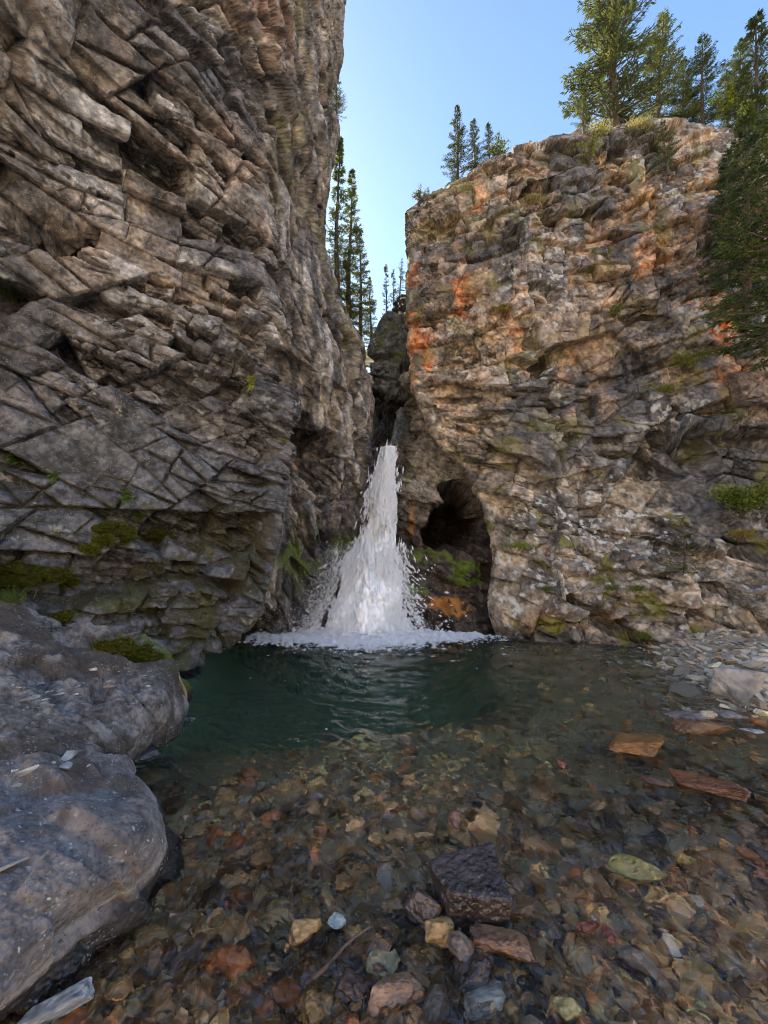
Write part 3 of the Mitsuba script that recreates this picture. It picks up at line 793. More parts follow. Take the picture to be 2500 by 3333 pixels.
def hull_stone(rng, n=16, flat=0.6, fineness=2, box=False):
    """an angular stone: the hull of a few scattered points, its edges worn and its faces roughened"""
    p = nrm(rng.normal(size=(n, 3))) * rng.uniform(0.75, 1.0, (n, 1))
    if box:
        p = np.array([[x, y, z] for x in (-1, 1) for y in (-1, 1) for z in (-1, 1)]) * 0.72 + rng.normal(0, 0.17, (8, 3))
    p[:, 2] *= flat
    p[:, 1] *= rng.uniform(0.65, 0.95)
    m = trimesh.convex.convex_hull(p)
    for _ in range(fineness):
        m = m.subdivide()
    if fineness:
        trimesh.smoothing.filter_laplacian(m, lamb=0.4, iterations=fineness)
        v = np.array(m.vertices)
        m.vertices = v + nrm(v) * grit(v, int(rng.integers(999)), 1.9, 0.20)[:, None]
    return np.array(m.vertices), np.array(m.faces)


BASE = [hull_stone(np.random.default_rng(500 + k), 10 + k % 7, (0.45, 0.6, 0.75)[k % 3], 3) for k in range(14)]
BASE2 = [hull_stone(np.random.default_rng(500 + k), 10 + k % 7, (0.45, 0.6, 0.75)[k % 3], 2) for k in range(14)]
CHIP = [hull_stone(np.random.default_rng(640 + k), 8 + k % 4, (0.4, 0.55, 0.7)[k % 3], 1) for k in range(14)]
SLAB = [hull_stone(np.random.default_rng(660 + k), 8, (1.0, 0.8, 0.6)[k % 3], 4, True) for k in range(6)]
LOW = [hull_stone(np.random.default_rng(600 + k), 11 + k % 4, (0.45, 0.6, 0.7)[k % 3], 0) for k in range(12)]
STONE_COL = {k: [min(0.6, w_ * x) for w_, x in zip((2.25, 1.85, 1.5), c)] for k, c in {'brown': [0.18, 0.115, 0.056], 'yellow brown': [0.25, 0.165, 0.075], 'grey': [0.17, 0.145, 0.115], 'rust': [0.30, 0.11, 0.04], 'dark': [0.06, 0.042, 0.03], 'olive': [0.18, 0.135, 0.064], 'pale': [0.30, 0.28, 0.23]}.items()}


def rot(rz, tx, ty):
    a = trimesh.transformations.euler_matrix(tx, ty, rz)[:3, :3]
    return a


def stone_at(name, p, size, kind, rz=0, tilt=(0, 0), squash=(1, 1, 1), base=0, label=None, group=None, cat='stone', mat='stone_mat', col=None, seed=0, forms=None):
    forms = forms or BASE
    v, f = forms[base % len(forms)]
    v = (v * np.asarray(squash)) * size @ rot(rz, *tilt).T + np.asarray(p)
    c0 = np.asarray(col if col is not None else STONE_COL[kind])
    c = c0 * (0.55 + 0.9 * fb(v, 2.2 / size, 4, 700 + seed))[:, None] * (0.55 + 0.9 * fb(v, 7 / size, 3, 740 + seed))[:, None]
    c = lay(c, c0 * 0.4, 0.7 * sst(0.55, 0.65, fb(v, 1.3 / size, 3, 720 + seed)))
    k = key(name)
    put(k, v, f, mat, c)
    tag(k, label, cat, group)
    return k


def build_stones():
    rng = np.random.default_rng(88)
    P0 = lambda px, py, z=0.0: atz(px, py, z)
    S = stone_at
    # stones one can single out in the photograph: (px, py, height of the centre, radius, kind, ...)
    S('rock', P0(468, 893, 0.02), 0.20, 'dark', 0.15, (0.12, 0.05), (0.85, 0.9, 0.8), 0, 'large square dark wet rock standing out of the stream in the near middle', col=[0.072, 0.05, 0.04], seed=1, cat='rock', forms=SLAB)
    S('rock', P0(423, 908, 0.0), 0.10, 'grey', 1.2, (0.5, 0.3), (0.5, 1.1, 0.9), 1, 'upright thin brown stone leaning against the large dark square rock', col=[0.12, 0.08, 0.062], seed=2, cat='rock', forms=SLAB)
    S('stone', P0(442, 930, -0.01), 0.10, 'yellow brown', 0.5, (0.1, 0), (1, 1, 1.1), 3, 'ochre stone just below the large dark square rock', seed=3)
    S('stone', P0(495, 942, 0.0), 0.13, 'brown', 2.9, (0.2, 0.1), (1.1, 0.8, 0.6), 2, 'flat rusty brown stone with a pale face in front of the dark square rock', col=[0.24, 0.12, 0.06], seed=4, forms=SLAB)
    S('stone', P0(462, 952, 0.0), 0.10, 'grey', 1.0, (0.2, 0.1), (0.7, 1.2, 0.9), 8, 'brownish grey broken stone left of the flat rusty brown one', col=[0.17, 0.115, 0.075], seed=5)
    S('stone', P0(470, 975, -0.03), 0.14, 'dark', 0.2, (0, 0), (1.3, 0.8, 0.8), 9, 'dark red brown stone awash below the flat rusty brown stone', col=[0.085, 0.05, 0.03], seed=6)
    S('stone', P0(632, 868, -0.01), 0.155, 'yellow brown', 2.7, (0.08, 0.05), (1.15, 0.9, 0.8), 3, 'large mustard yellow stone breaking the surface on the right of the stream', col=[0.34, 0.25, 0.075], seed=7)
    S('stone', P0(688, 862, 0.0), 0.065, 'yellow brown', 0.3, (0, 0.1), (1.0, 0.9, 0.9), 1, 'small bright orange yellow stone right of the large mustard stone', col=[0.45, 0.25, 0.05], seed=8)
    S('stone', P0(590, 927, -0.02), 0.07, 'rust', 0.3, (0, 0), (1.2, 0.7, 0.7), 6, 'brick red stone in the near right riffle', col=[0.36, 0.10, 0.05], seed=9)
    S('stone', P0(610, 936, -0.02), 0.05, 'rust', 1.3, (0, 0), (1.1, 0.8, 0.7), 3, 'smaller brick red stone touching the red stone in the near riffle', col=[0.34, 0.10, 0.05], seed=10)
    S('stone', P0(636, 744, 0.03), 0.20, 'rust', 2.75, (0.1, 0.12), (1.3, 0.85, 0.35), 3, 'flat rust orange slab lying in shallow water below the right bank', col=[0.27, 0.12, 0.035], seed=11, forms=SLAB)
    S('stone', P0(686, 716, 0.06), 0.19, 'grey', 2.9, (0, 0.1), (1.4, 0.8, 0.6), 12, 'pinkish grey flat stone at the right water edge, leftmost of three', col=[0.27, 0.20, 0.18], seed=12)
    S('stone', P0(707, 715, 0.07), 0.10, 'yellow brown', 0.1, (0, 0), (1.3, 0.8, 0.8), 13, 'small pale yellow stone between two grey stones at the right water edge', col=[0.42, 0.34, 0.20], seed=13)
    S('stone', P0(727, 714, 0.06), 0.16, 'grey', 2.8, (0.1, 0), (1.3, 0.8, 0.6), 0, 'mauve grey stone at the right water edge beside the small yellow stone', col=[0.24, 0.21, 0.20], seed=14)
    S('stone', P0(702, 728, 0.04), 0.21, 'brown', 2.95, (0.1, 0), (1.5, 0.7, 0.5), 5, 'long wet brown slab below the grey stones at the right water edge', col=[0.17, 0.09, 0.045], seed=15)
    S('stone', P0(752, 731, 0.05), 0.11, 'pale', 3.0, (0, 0), (1.6, 0.6, 0.4), 9, 'flat pale grey stone at the right edge of the picture below the bank', col=[0.36, 0.36, 0.36], seed=16)
    S('stone', P0(560, 764, 0.01), 0.06, 'rust', 0.4, (0, 0), (1, 1, 1), 2, 'small round red stone poking out of the water in the middle right', col=[0.34, 0.11, 0.05], seed=17)
    S('stone', P0(710, 786, 0.0), 0.17, 'rust', 2.6, (0, 0.05), (1.5, 0.75, 0.4), 4, 'long dark red stone breaking the riffle near the right edge', col=[0.20, 0.075, 0.03], seed=18, forms=SLAB)
    S('stone', P0(654, 781, 0.0), 0.12, 'brown', 2.7, (0, 0.05), (1.3, 0.7, 0.6), 6, 'brown and slate stone in the riffle left of the long red stone', col=[0.18, 0.10, 0.06], seed=19)
    S('stone', P0(418, 838, -0.01), 0.085, 'yellow brown', 0.1, (0, 0), (1.3, 0.8, 0.8), 4, 'square ochre stone in the middle of the shallows', col=[0.36, 0.21, 0.08], seed=20)
    S('stone', P0(455, 822, 0.0), 0.09, 'rust', 1.3, (0.2, 0), (1.0, 0.8, 0.9), 8, 'reddish brown stone awash above the square ochre stone', col=[0.28, 0.13, 0.075], seed=21)
    S('stone', P0(303, 934, -0.02), 0.12, 'yellow brown', 0.6, (0, 0), (1.1, 0.9, 0.7), 7, 'yellowish angular stone under water left of the twig', seed=22)
    S('stone', P0(338, 922, -0.01), 0.055, 'pale', 0.2, (0, 0), (0.9, 1.1, 0.8), 1, 'small pale grey green stone beside the twig', col=[0.42, 0.44, 0.36], seed=23)
    S('stone', P0(383, 963, -0.01), 0.085, 'yellow brown', 0.4, (0, 0), (1, 1, 0.9), 10, 'straw coloured stone right of the twig near the bottom', col=[0.40, 0.31, 0.15], seed=24)
    S('stone', P0(315, 1004, -0.01), 0.09, 'yellow brown', 0.9, (0, 0), (1, 0.9, 1), 12, 'orange brown stone by the lower end of the twig', col=[0.30, 0.16, 0.05], seed=25)
    S('stone', P0(396, 995, -0.01), 0.12, 'rust', 0.2, (0, 0), (1.4, 0.8, 0.8), 13, 'rusty mottled stone at the bottom middle of the stream', col=[0.32, 0.17, 0.09], seed=26)
    S('stone', P0(352, 985, -0.01), 0.10, 'dark', 1.2, (0, 0), (0.9, 1.1, 0.9), 0, 'dark red stone between the twig and the rusty mottled stone', col=[0.11, 0.055, 0.03], seed=27)
    S('stone', P0(488, 1003, -0.02), 0.11, 'pale', 0.5, (0, 0), (1.2, 0.9, 0.8), 3, 'grey tan stone at the bottom of the stream right of the mottled one', col=[0.30, 0.26, 0.20], seed=28)
    S('stone', P0(571, 1010, -0.01), 0.075, 'yellow brown', 0.2, (0, 0), (1, 1, 0.9), 6, 'round yellow stone at the bottom right of the stream', col=[0.42, 0.31, 0.11], seed=29)
    S('stone', P0(58, 1006, 0.02), 0.085, 'pale', 0.75, (0.15, 0.1), (1.5, 0.5, 0.6), 5, 'pale grey splinter of rock at the bottom left below the boulder', col=[0.30, 0.30, 0.29], seed=30, forms=SLAB)
    S('boulder', P0(746, 686, 0.12), 0.40, 'grey', 0.5, (0.1, 0.1), (1.25, 0.9, 0.7), 1, 'whitish grey boulder on the right gravel bank at the picture edge', cat='boulder', mat='rock_mat', col=[0.42, 0.36, 0.29], seed=31, forms=SLAB)
    S('rock', P0(137, 757, 0.02), 0.17, 'dark', 0.6, (0, 0), (1.3, 1, 0.8), 5, 'black wet rock in the gap between the ledge and the big boulder', cat='rock', col=[0.05, 0.05, 0.055], seed=32)
    S('rock', P0(160, 740, 0.0), 0.17, 'dark', 0.9, (0, 0), (1.3, 1, 0.7), 7, 'low black wet rock at the foot of the ledge by the water', cat='rock', col=[0.05, 0.048, 0.05], seed=33)
    S('rock', P0(180, 722, 0.0), 0.15, 'dark', 0.2, (0, 0), (1.4, 1, 0.6), 11, 'black wet rock farthest out at the foot of the ledge', cat='rock', col=[0.045, 0.045, 0.05], seed=34)
    # rocks at the foot of the right cliff
    for i, (px, py, z, s, lab, c) in enumerate([(548, 628, 0.10, 0.30, 'mossy tan rock at the foot of the right cliff, left of the dark overhang', [0.34, 0.27, 0.15]), (575, 634, 0.10, 0.34, 'grey block in the water below the dark overhang of the right cliff', [0.24, 0.21, 0.18]),
                                                (640, 632, 0.18, 0.22, 'orange rock at the water edge below the right cliff', [0.40, 0.24, 0.09]), (672, 640, 0.18, 0.18, 'tan rock at the head of the right gravel bank', [0.34, 0.29, 0.22]),
                                                (690, 628, 0.25, 0.20, 'grey rock fallen at the top of the right gravel bank', [0.26, 0.24, 0.22])]):
        p = atz(px, py, z)
        S('rock', p, s, 'grey', rng.uniform(0, 6), (0.15, 0.1), (1.3, 0.9, 0.8), i * 3 + 1, lab, cat='rock', mat='rock_mat', col=c, seed=40 + i)
    # loose flakes on the ledge and boulder
    flakes = [('rock_ledge', 95, 672, 0.055, 'pale block of broken stone on the ledge below the cliff'), ('rock_ledge', 107, 685, 0.045, 'peach coloured flake on the ledge right of the pale block'), ('rock_ledge', 22, 687, 0.06, 'white flake on the ledge near the left picture edge'),
              ('rock_ledge', 62, 695, 0.035, 'small white flake among rubble on the ledge'), ('boulder', 72, 757, 0.075, 'white splinter lying where ledge and boulder meet'), ('boulder', 68, 766, 0.07, 'flat white flake just below the white splinter'),
              ('boulder', 28, 775, 0.085, 'grey white angular stone on top of the boulder at left'), ('boulder', 12, 868, 0.055, 'pinkish white pointed flake on the boulder at the left edge'), ('rock_ledge', 30, 700, 0.07, 'tan flat stone in the rubble on the ledge')]
    for i, (sf, px, py, s, lab) in enumerate(flakes):
        p, n = on(sf, px, py)
        S('flake', p + [0, 0, s * 0.25], s, 'pale', rng.uniform(0, 6), (0.15, 0.1), (1.3, 0.75, 0.55), i * 5 + 2, lab, cat='stone flake', mat='rock_mat', col=[[0.46, 0.44, 0.40], [0.46, 0.35, 0.26]][i in (1, 7)], seed=50 + i, forms=CHIP)
    for i in range(26):
        sf, px, py = [('rock_ledge', rng.uniform(0, 70), rng.normal(694, 6)), ('rock_ledge', rng.uniform(60, 150), rng.uniform(668, 700)), ('boulder', rng.uniform(0, 110), rng.uniform(760, 800))][i % 3]
        p, n = on(sf, px, py)
        s = rng.uniform(0.012, 0.03)
        S('flake', p + [0, 0, s * 0.2], s, 'pale', rng.uniform(0, 6), (0.1, 0.1), (1.3, 0.8, 0.5), i, 'tiny white rock chip scattered on the left ledge and boulder', 'white chips on the left bank', cat='stone flake', mat='rock_mat', col=[0.55, 0.53, 0.50], seed=i, forms=LOW)
    # stones of the bed, each its own thing: the larger ones
    kinds = ['brown', 'yellow brown', 'grey', 'rust', 'dark', 'olive']
    w = [0.38, 0.17, 0.06, 0.07, 0.16, 0.16]
    placed = [proj(np.array([[0, 3, 0]]))]
    pts, tries = [], 0
    taken = np.array([[k_[0], k_[1]] for k_ in [(468, 893), (423, 908), (495, 942), (632, 868), (636, 744), (303, 934), (396, 995)]], float)
    while len(pts) < 240 and tries < 9000:
        tries += 1
        px, py = rng.uniform(60, 768), 690 + 334 * rng.random() ** 0.75
        p = atz(px, py, 0)
        if p[0] < -1.15 - 0.12 * max(p[1] - 2.3, 0) + (0.25 if p[1] < 1.9 else 0) or (p[1] > 4.4 and p[0] < 1.0):
            continue
        s = rng.lognormal(math.log(0.075), 0.33) * (1 + 0.12 * max(p[1] - 2, 0))
        if any((p[0] - q[0]) ** 2 + (p[1] - q[1]) ** 2 < (0.72 * (s + q[2])) ** 2 for q in pts) or np.hypot(*(taken - [px, py]).T).min() < 30:
            continue
        s = min(s, 0.125)
        pts.append((p[0], p[1], s))
        kd = kinds[rng.choice(6, p=w)]
        z = bed_height(p[0], p[1]) + s * 0.25
        z = min(z, -0.75 * s) if rng.random() < 0.93 else min(z, -0.2 * s)
        S('stone', [p[0], p[1], z], s, kd, rng.uniform(0, 6.3), (rng.normal(0, 0.15), rng.normal(0, 0.15)), (1.15, 0.95, 0.8), int(rng.integers(14)), f'{kd} stone lying among others on the shallow stream bed', f'{kd} stones on the stream bed', seed=int(rng.integers(20)), forms=BASE2)
    # the rest of the bed
    algae = lambda p: float(0.42 + 1.15 * sst(0.32, 0.62, fbm(np.array([p[0] * 0.9, p[1] * 0.9, 0.0]), 3, 777)))
    V, Fc, C, at0 = [], [], [], 0
    for i in range(5200):
        px, py = rng.uniform(-60, 830), 640 + 420 * rng.random()
        p = atz(px, py, 0)
        if p[1] > 5.2 and p[0] < 1.2:
            continue
        v, f = LOW[i % 12]
        s = rng.lognormal(math.log(0.042), 0.4) * (1 + 0.10 * max(p[1] - 2, 0))
        z = bed_height(p[0], p[1])
        v = v * s @ rot(rng.uniform(0, 6.3), rng.normal(0, 0.3), rng.normal(0, 0.3)).T + [p[0], p[1], z + s * 0.2]
        kd = kinds[rng.choice(6, p=w)] if z < -0.02 else ['pale', 'grey', 'yellow brown'][i % 3]
        c = np.asarray(STONE_COL[kd]) * min(1.7, rng.lognormal(-0.15, 0.5)) * (algae(p) if z < -0.02 else 1.0) * (0.75 + 0.5 * rng.random((len(v), 1)))
        V.append(v); Fc.append(f + at0); C.append(c); at0 += len(v)
    put('pebbles', np.vstack(V), np.vstack(Fc), 'stone_mat', np.vstack(C))
    tag('pebbles', 'brown grey and ochre pebbles covering the stream bed', 'pebbles', kind='stuff')
    # chips of the gravel bank
    V, Fc, C, at0 = [], [], [], 0
    for i in range(2600):
        px, py = rng.uniform(560, 830), rng.uniform(640, 715)
        p = atz(px, py, 0.0)
        if p[0] < 3.3 + 0.22 * (p[1] - 4.5) + 0.25 * rng.normal() or p[0] > 8:
            continue
        v, f = LOW[i % 12]
        s = rng.lognormal(math.log(0.05), 0.5)
        v = v * [1.2, 0.8, 0.5] * s @ rot(rng.uniform(0, 6.3), rng.normal(0, 0.25), rng.normal(0, 0.25)).T + [p[0], p[1], bed_height(p[0], p[1]) + s * 0.15]
        c = np.asarray([0.52, 0.44, 0.33]) * rng.uniform(0.5, 1.3) * np.ones((len(v), 1))
        V.append(v); Fc.append(f + at0); C.append(c); at0 += len(v)
    put('gravel', np.vstack(V), np.vstack(Fc), 'bark_mat', np.vstack(C))
    tag('gravel', 'pale broken shingle of the right bank', 'gravel', kind='stuff')


build_stones()

# ------------------------------------------------------------------ the waterfall
OCT_V = np.array([[1, 0, 0], [-1, 0, 0], [0, 1, 0], [0, -1, 0], [0, 0, 1], [0, 0, -1]], float)
OCT_F = np.array([[0, 2, 4], [2, 1, 4], [1, 3, 4], [3, 0, 4], [2, 0, 5], [1, 2, 5], [3, 1, 5], [0, 3, 5]])


def blobs(C, D, length, width):
    """one drop (a stretched octahedron) per row"""
    n = len(C)
    D = nrm(D)
    A = nrm(np.cross(D, np.array([0.3, 0.9, 0.2])))
    B = np.cross(D, A)
    M = np.stack([A * width[:, None], B * width[:, None], D * length[:, None]], 1)
    v = np.einsum('kj,nji->nki', OCT_V, M) + C[:, None]
    f = OCT_F[None] + (np.arange(n) * 6)[:, None, None]
    return v.reshape(-1, 3), f.reshape(-1, 3)


def build_fall():
    rng = np.random.default_rng(99)
    yk = [446, 475, 500, 520, 540, 547, 555, 570, 590, 610, 630, 640]
    lk = [380, 373, 367, 365, 361, 352, 343, 336, 331, 322, 310, 304]
    rk = [397, 397, 398, 397, 397, 398, 401, 406, 408, 413, 424, 432]
    dk = [8.95, 8.85, 8.75, 8.68, 8.62, 8.57, 8.5, 8.4, 8.25, 8.12, 8.0, 7.95]

    def env(y):
        return np.interp(y, yk, lk), np.interp(y, yk, rk), np.interp(y, yk, dk)
    # the body of falling water
    nv, nu = 290, 150
    y, s = np.meshgrid(np.linspace(446, 640, nv), np.linspace(0, 1, nu), indexing='ij')
    l, r, d = env(y)
    wob = 3.0 * (fbm(np.stack([y / 14, s * 0, 0 * s], -1), 3, 801) - 0.5) * 2
    mg = 0.06 + 0.05 * sst(545, 610, y)
    P = at(l + (r - l) * (mg + (1 - 2 * mg) * s) + wob, y, d - 0.28 * np.sin(np.pi * s) * (0.5 + sst(540, 600, y)))
    Q = P.reshape(-1, 3)
    rid = fbm(np.stack([Q[:, 0] * 9, Q[:, 1] * 0, Q[:, 2] * 2.4], -1), 4, 802) - 0.5
    lump = fbm(np.stack([Q[:, 0] * 3.2, Q[:, 1] * 0, Q[:, 2] * 2.0], -1), 3, 803) - 0.5
    Q[:, 1] -= 0.30 * rid + 0.45 * lump * sst(4.2, 3.2, Q[:, 2])
    Q[:, 1] += 0.16 * (fbm(Q * [24, 0, 12], 3, 805) - 0.5)
    stv = sst(0.36, 0.6, 0.55 * fbm(Q * [34, 0, 15], 3, 806) + 0.45 * fbm(Q * [9, 0, 4], 3, 808))
    put('waterfall__stream', Q, quads(nv, nu), 'stream_mat', np.array([0.66, 0.70, 0.73]) * (1 - stv[:, None]) + 0.98 * stv[:, None])
    tag('waterfall', 'white waterfall pouring from the narrow slot and fanning out into the pool', 'waterfall')
    # strands and drops in front of and round it
    n = 12000
    y = 448 + 190 * rng.random(n) ** 0.72
    s = rng.normal(0.5, 0.23 + 0.06 * sst(540, 600, y), n)
    l, r, d = env(y)
    px = l + (r - l) * s
    C = at(px, y, d - 0.25 * np.sin(np.pi * np.clip(s, 0, 1)) - rng.exponential(0.045, n))
    keep = fbm(np.stack([C[:, 0] * 4.5, C[:, 2] * 1.8, 0 * s], -1), 3, 807) > 0.40
    spread = (s - 0.5) * 2 * sst(535, 600, y)
    D = np.stack([spread * 0.9 + rng.normal(0, 0.12, n) - 0.1, -0.25 + rng.normal(0, 0.15, n), -1.0 + 0.3 * np.abs(spread) + rng.normal(0, 0.1, n)], -1)
    lng = rng.lognormal(math.log(0.075), 0.55, n) * (1 - 0.62 * sst(540, 585, y))
    v, f = blobs(C[keep], D[keep], lng[keep], np.minimum(rng.lognormal(math.log(0.014), 0.45, n), lng)[keep])
    put('waterfall__spray', v, f, 'foam_mat')
    tag('waterfall__spray', kind='stuff')
    # flying drops at the sides
    n = 8000
    y = 545 + 92 * rng.random(n) ** 0.7
    l, r, d = env(y)
    side = rng.random(n) < 0.82
    off = rng.exponential(1.0, n)
    px = np.where(side, l + 6 - off * 13, r - 5 + off * 4)
    C = at(px, y - 6 * rng.random(n), d - 0.1 + rng.normal(0, 0.25, n))
    lng = rng.lognormal(math.log(0.0075), 0.5, n)
    v, f = blobs(C, np.stack([np.where(side, -0.6, 0.6) + rng.normal(0, 0.3, n), rng.normal(0, 0.3, n), -1 + rng.normal(0, 0.5, n)], -1), lng, np.minimum(0.6 * lng, 0.008))
    put('waterfall__drops', v, f, 'foam_mat')
    tag('waterfall__drops', kind='stuff')
    # foam where it meets the pool
    n = 13000
    px = rng.normal(365, 48, n)
    Y = 8.02 - np.abs(rng.normal(0, 0.34, n)) - 0.5 * np.exp(-((px - 370) / 50) ** 2) * rng.random(n) + 0.2 * rng.random(n)
    X = (px - 384) / F * 8.0
    k = (X > -2.6) & (X < 1.9)
    X, Y = X[k], Y[k]
    z = water_height(X, Y) + rng.exponential(0.055, len(X)) * np.exp(-((X + 0.3) / 1.1) ** 2) * sst(7.2, 7.9, Y)
    C = np.stack([X, Y, z], -1)
    s = rng.lognormal(math.log(0.026), 0.5, len(X))
    v, f = blobs(C, np.tile([[0, 0, 1.0]], (len(X), 1)) + rng.normal(0, 0.1, (len(X), 3)), s * 0.45, s)
    n2 = 260
    X2, Y2 = rng.normal(-0.1, 0.9, n2), 7.4 - rng.exponential(0.5, n2)
    X3, Y3 = rng.uniform(0.8, 2.3, 500), rng.normal(7.75, 0.12, 500)
    X2, Y2 = np.concatenate([X2, X3]), np.concatenate([Y2, Y3])
    s2 = rng.lognormal(math.log(0.012), 0.5, len(X2))
    v2, f2 = blobs(np.stack([X2, Y2, water_height(X2, Y2)], -1), np.tile([[0, 0, 1.0]], (len(X2), 1)), s2 * 0.3, s2 * 1.6)
    put('foam', np.vstack([v, v2]), np.vstack([f, f2 + len(v)]), 'foam_mat')
    tag('foam', 'white foam on the pool at the foot of the waterfall', 'foam', kind='stuff')


build_fall()


# ------------------------------------------------------------------ trees and plants
def tube(path, rad, sides=6):
    path, rad = np.asarray(path, float), np.asarray(rad, float)
    t = nrm(np.gradient(path, axis=0))
    a = nrm(np.cross(t, np.array([0.31, 0.87, 0.11])))
    b = np.cross(t, a)
    ph = np.arange(sides) * 2 * np.pi / sides
    v = path[:, None] + rad[:, None, None] * (np.cos(ph)[None, :, None] * a[:, None] + np.sin(ph)[None, :, None] * b[:, None])
    n = len(path)
    i = np.arange(n - 1)[:, None] * sides
    j = np.arange(sides)[None]
    q = np.stack([i + j, i + (j + 1) % sides, i + sides + (j + 1) % sides, i + sides + j], -1).reshape(-1, 4)
    return v.reshape(-1, 3), np.vstack([q[:, [0, 1, 2]], q[:, [0, 2, 3]]])


def join(parts):
    V, Fc, n = [], [], 0
    for v, f in parts:
        V.append(v); Fc.append(np.asarray(f) + n); n += len(v)
    return np.vstack(V), np.vstack(Fc)


def slivers(C, D, L, Wd, rng):
    """one pointed leaf or needle spray (two triangles, slightly folded) per row"""
    n = len(C)
    D = nrm(D)
    S = nrm(np.cross(D, rng.normal(size=(n, 3)))) * (Wd / 2)[:, None]
    up = nrm(np.cross(D, S)) * (Wd * 0.2)[:, None]
    tip, mid = C + D * L[:, None], C + D * (0.45 * L)[:, None]
    v = np.stack([C, mid + S + up, tip, mid - S + up], 1)
    f = np.array([[0, 1, 2], [0, 2, 3]])[None] + (np.arange(n) * 4)[:, None, None]
    return v.reshape(-1, 3), f.reshape(-1, 3)


def conifer(name, base, top, radius, seed, label, group=None, col=(0.055, 0.075, 0.03), dens=1.0, low=0.06, cat='tree', parent=None, gap=0.15):
    rng = np.random.default_rng(seed)
    base, top = np.asarray(base, float), np.asarray(top, float)
    H = np.linalg.norm(top - base)
    ax = (top - base) / H
    k = key(name)
    tag(k, label, cat, group)
    s = np.linspace(0, 1, 14)
    path = base + np.outer(s * H, ax) + 0.012 * H * np.stack([np.sin(s * 5 + seed), np.cos(s * 4 + seed), 0 * s], -1) * (1 - s)[:, None]
    parts = [tube(path, (0.016 * H + 0.01) * (1 - 0.93 * s), 7)]
    C, D, L = [], [], []
    unit = H / 42.0
    nb = int(H * 0.95 / unit)
    for i in range(int(nb * 4.2 * dens)):
        h = low + (0.985 - low) * rng.random() ** 0.85
        if rng.random() < gap * (1 - h):
            continue
        az = rng.uniform(0, 2 * np.pi)
        r = radius * ((1 - h) ** 0.82 * rng.uniform(0.40, 1.18) + 0.03)
        p0 = base + ax * (h * H)
        out = np.array([math.cos(az), math.sin(az), 0])
        droop = -0.42 * (1 - h) + 0.35 * h
        m = max(3, int(r / unit * 1.6))
        t = np.linspace(0, 1, m)
        line = p0 + np.outer(t * r, out) + np.outer(r * (droop * t + 0.28 * t ** 2), [0, 0, 1]) 
        if m > 3:
            parts.append(tube(line, np.maximum(0.004 * H * (1 - t) * (1 - h) + 0.0012 * H, 0.001), 3))
        nt = max(9, int(m * 9))
        tt = 0.12 + 0.9 * rng.random(nt) ** 0.8
        base_p = p0 + np.outer(tt * r, out) + np.outer(r * (droop * tt + 0.28 * tt ** 2), [0, 0, 1])
        sidev = np.cross(out, [0, 0, 1])
        sg = rng.choice([-1, 1], nt)
        dvec = out * 0.75 + np.outer(sg * rng.uniform(0.1, 1.0, nt), sidev) + np.stack([0 * tt, 0 * tt, rng.normal(-0.12, 0.3, nt)], -1)
        base_p = base_p + np.outer(sg * rng.uniform(0, 0.16, nt) * r * (1 - 0.6 * tt), sidev)
        C.append(base_p); D.append(dvec); L.append(unit * rng.uniform(0.4, 1.0, nt))
    C, D, L = np.vstack(C), np.vstack(D), np.concatenate(L)
    v, f = slivers(C, D, L, L * 0.27, rng)
    tone = np.repeat(rng.uniform(0.6, 1.35, len(C)), 4)[:, None]
    c = np.asarray(col) * tone
    yel = np.repeat(sst(0.52, 0.68, fb(C, 14 / H, 2, seed)), 4)
    c = lay(c, np.asarray(col) * [1.9, 1.55, 0.9], 0.6 * yel)
    tv, tf = join(parts)
    put(k + '__trunk', tv, tf, 'bark_mat', [0.11, 0.085, 0.065])
    put(k + '__crown', v, f, 'leaf_mat', c)
    tag(k + '__crown', kind=None)
    labels.pop(k + '__crown')
    return k


def tree_px(name, bx, by, tx, ty, Y, rpx, seed, label, group=None, **kw):
    b = at(bx, by, Y)
    dist = Y / (CP - ((512 - by) / F) * SP)
    t = at(tx, ty, Y + 0.0)
    return conifer(name, b, t, rpx / F * dist, seed, label, group, **kw)


DARK, SUN, PALE = (0.07, 0.095, 0.04), (0.11, 0.14, 0.05), (0.10, 0.13, 0.08)
tree_px('spruce_tree', 613, 150, 608, -75, 11.2, 58, 1, 'big spruce on the right rim whose top leaves the picture', col=SUN, dens=1.8)
tree_px('spruce_tree', 655, 140, 664, 12, 11.6, 42, 2, 'spruce behind the right side of the big spruce on the rim', col=SUN, dens=1.2)
tree_px('spruce_tree', 703, 140, 702, 34, 11.0, 30, 3, 'bright green pointed spruce standing right of the big spruce', col=(0.09, 0.125, 0.035), dens=1.1)
tree_px('spruce_tree', 584, 134, 582, 74, 11.0, 12, 4, 'small slim spruce at the left foot of the big spruce', col=SUN, dens=0.8)
tree_px('spruce_tree', 728, 130, 726, 62, 11.3, 20, 5, 'short spruce between the pointed spruce and the dark one at the right edge', col=SUN, dens=0.9)
tree_px('spruce_tree', 755, 230, 756, 14, 9.6, 46, 6, 'tall dark spruce rising at the right edge of the picture', col=DARK, dens=1.3)
tree_px('spruce_tree', 744, 330, 747, 100, 7.0, 40, 7, 'dark spruce growing in front of the right side of the cliff', col=(0.085, 0.125, 0.05), dens=1.3)
tree_px('spruce_tree', 782, 370, 781, 60, 6.4, 66, 8, 'near drooping spruce cut by the right picture edge', col=(0.095, 0.13, 0.045), dens=1.2)
tree_px('spruce_tree', 668, 176, 662, 120, 9.0, 18, 9, 'young spruce hanging over the upper right cliff face', col=SUN, dens=0.8)
tree_px('spruce_tree', 738, 150, 741, 40, 11.4, 30, 14, 'spruce filling the stand left of the tall dark one', col=SUN, dens=1.3)
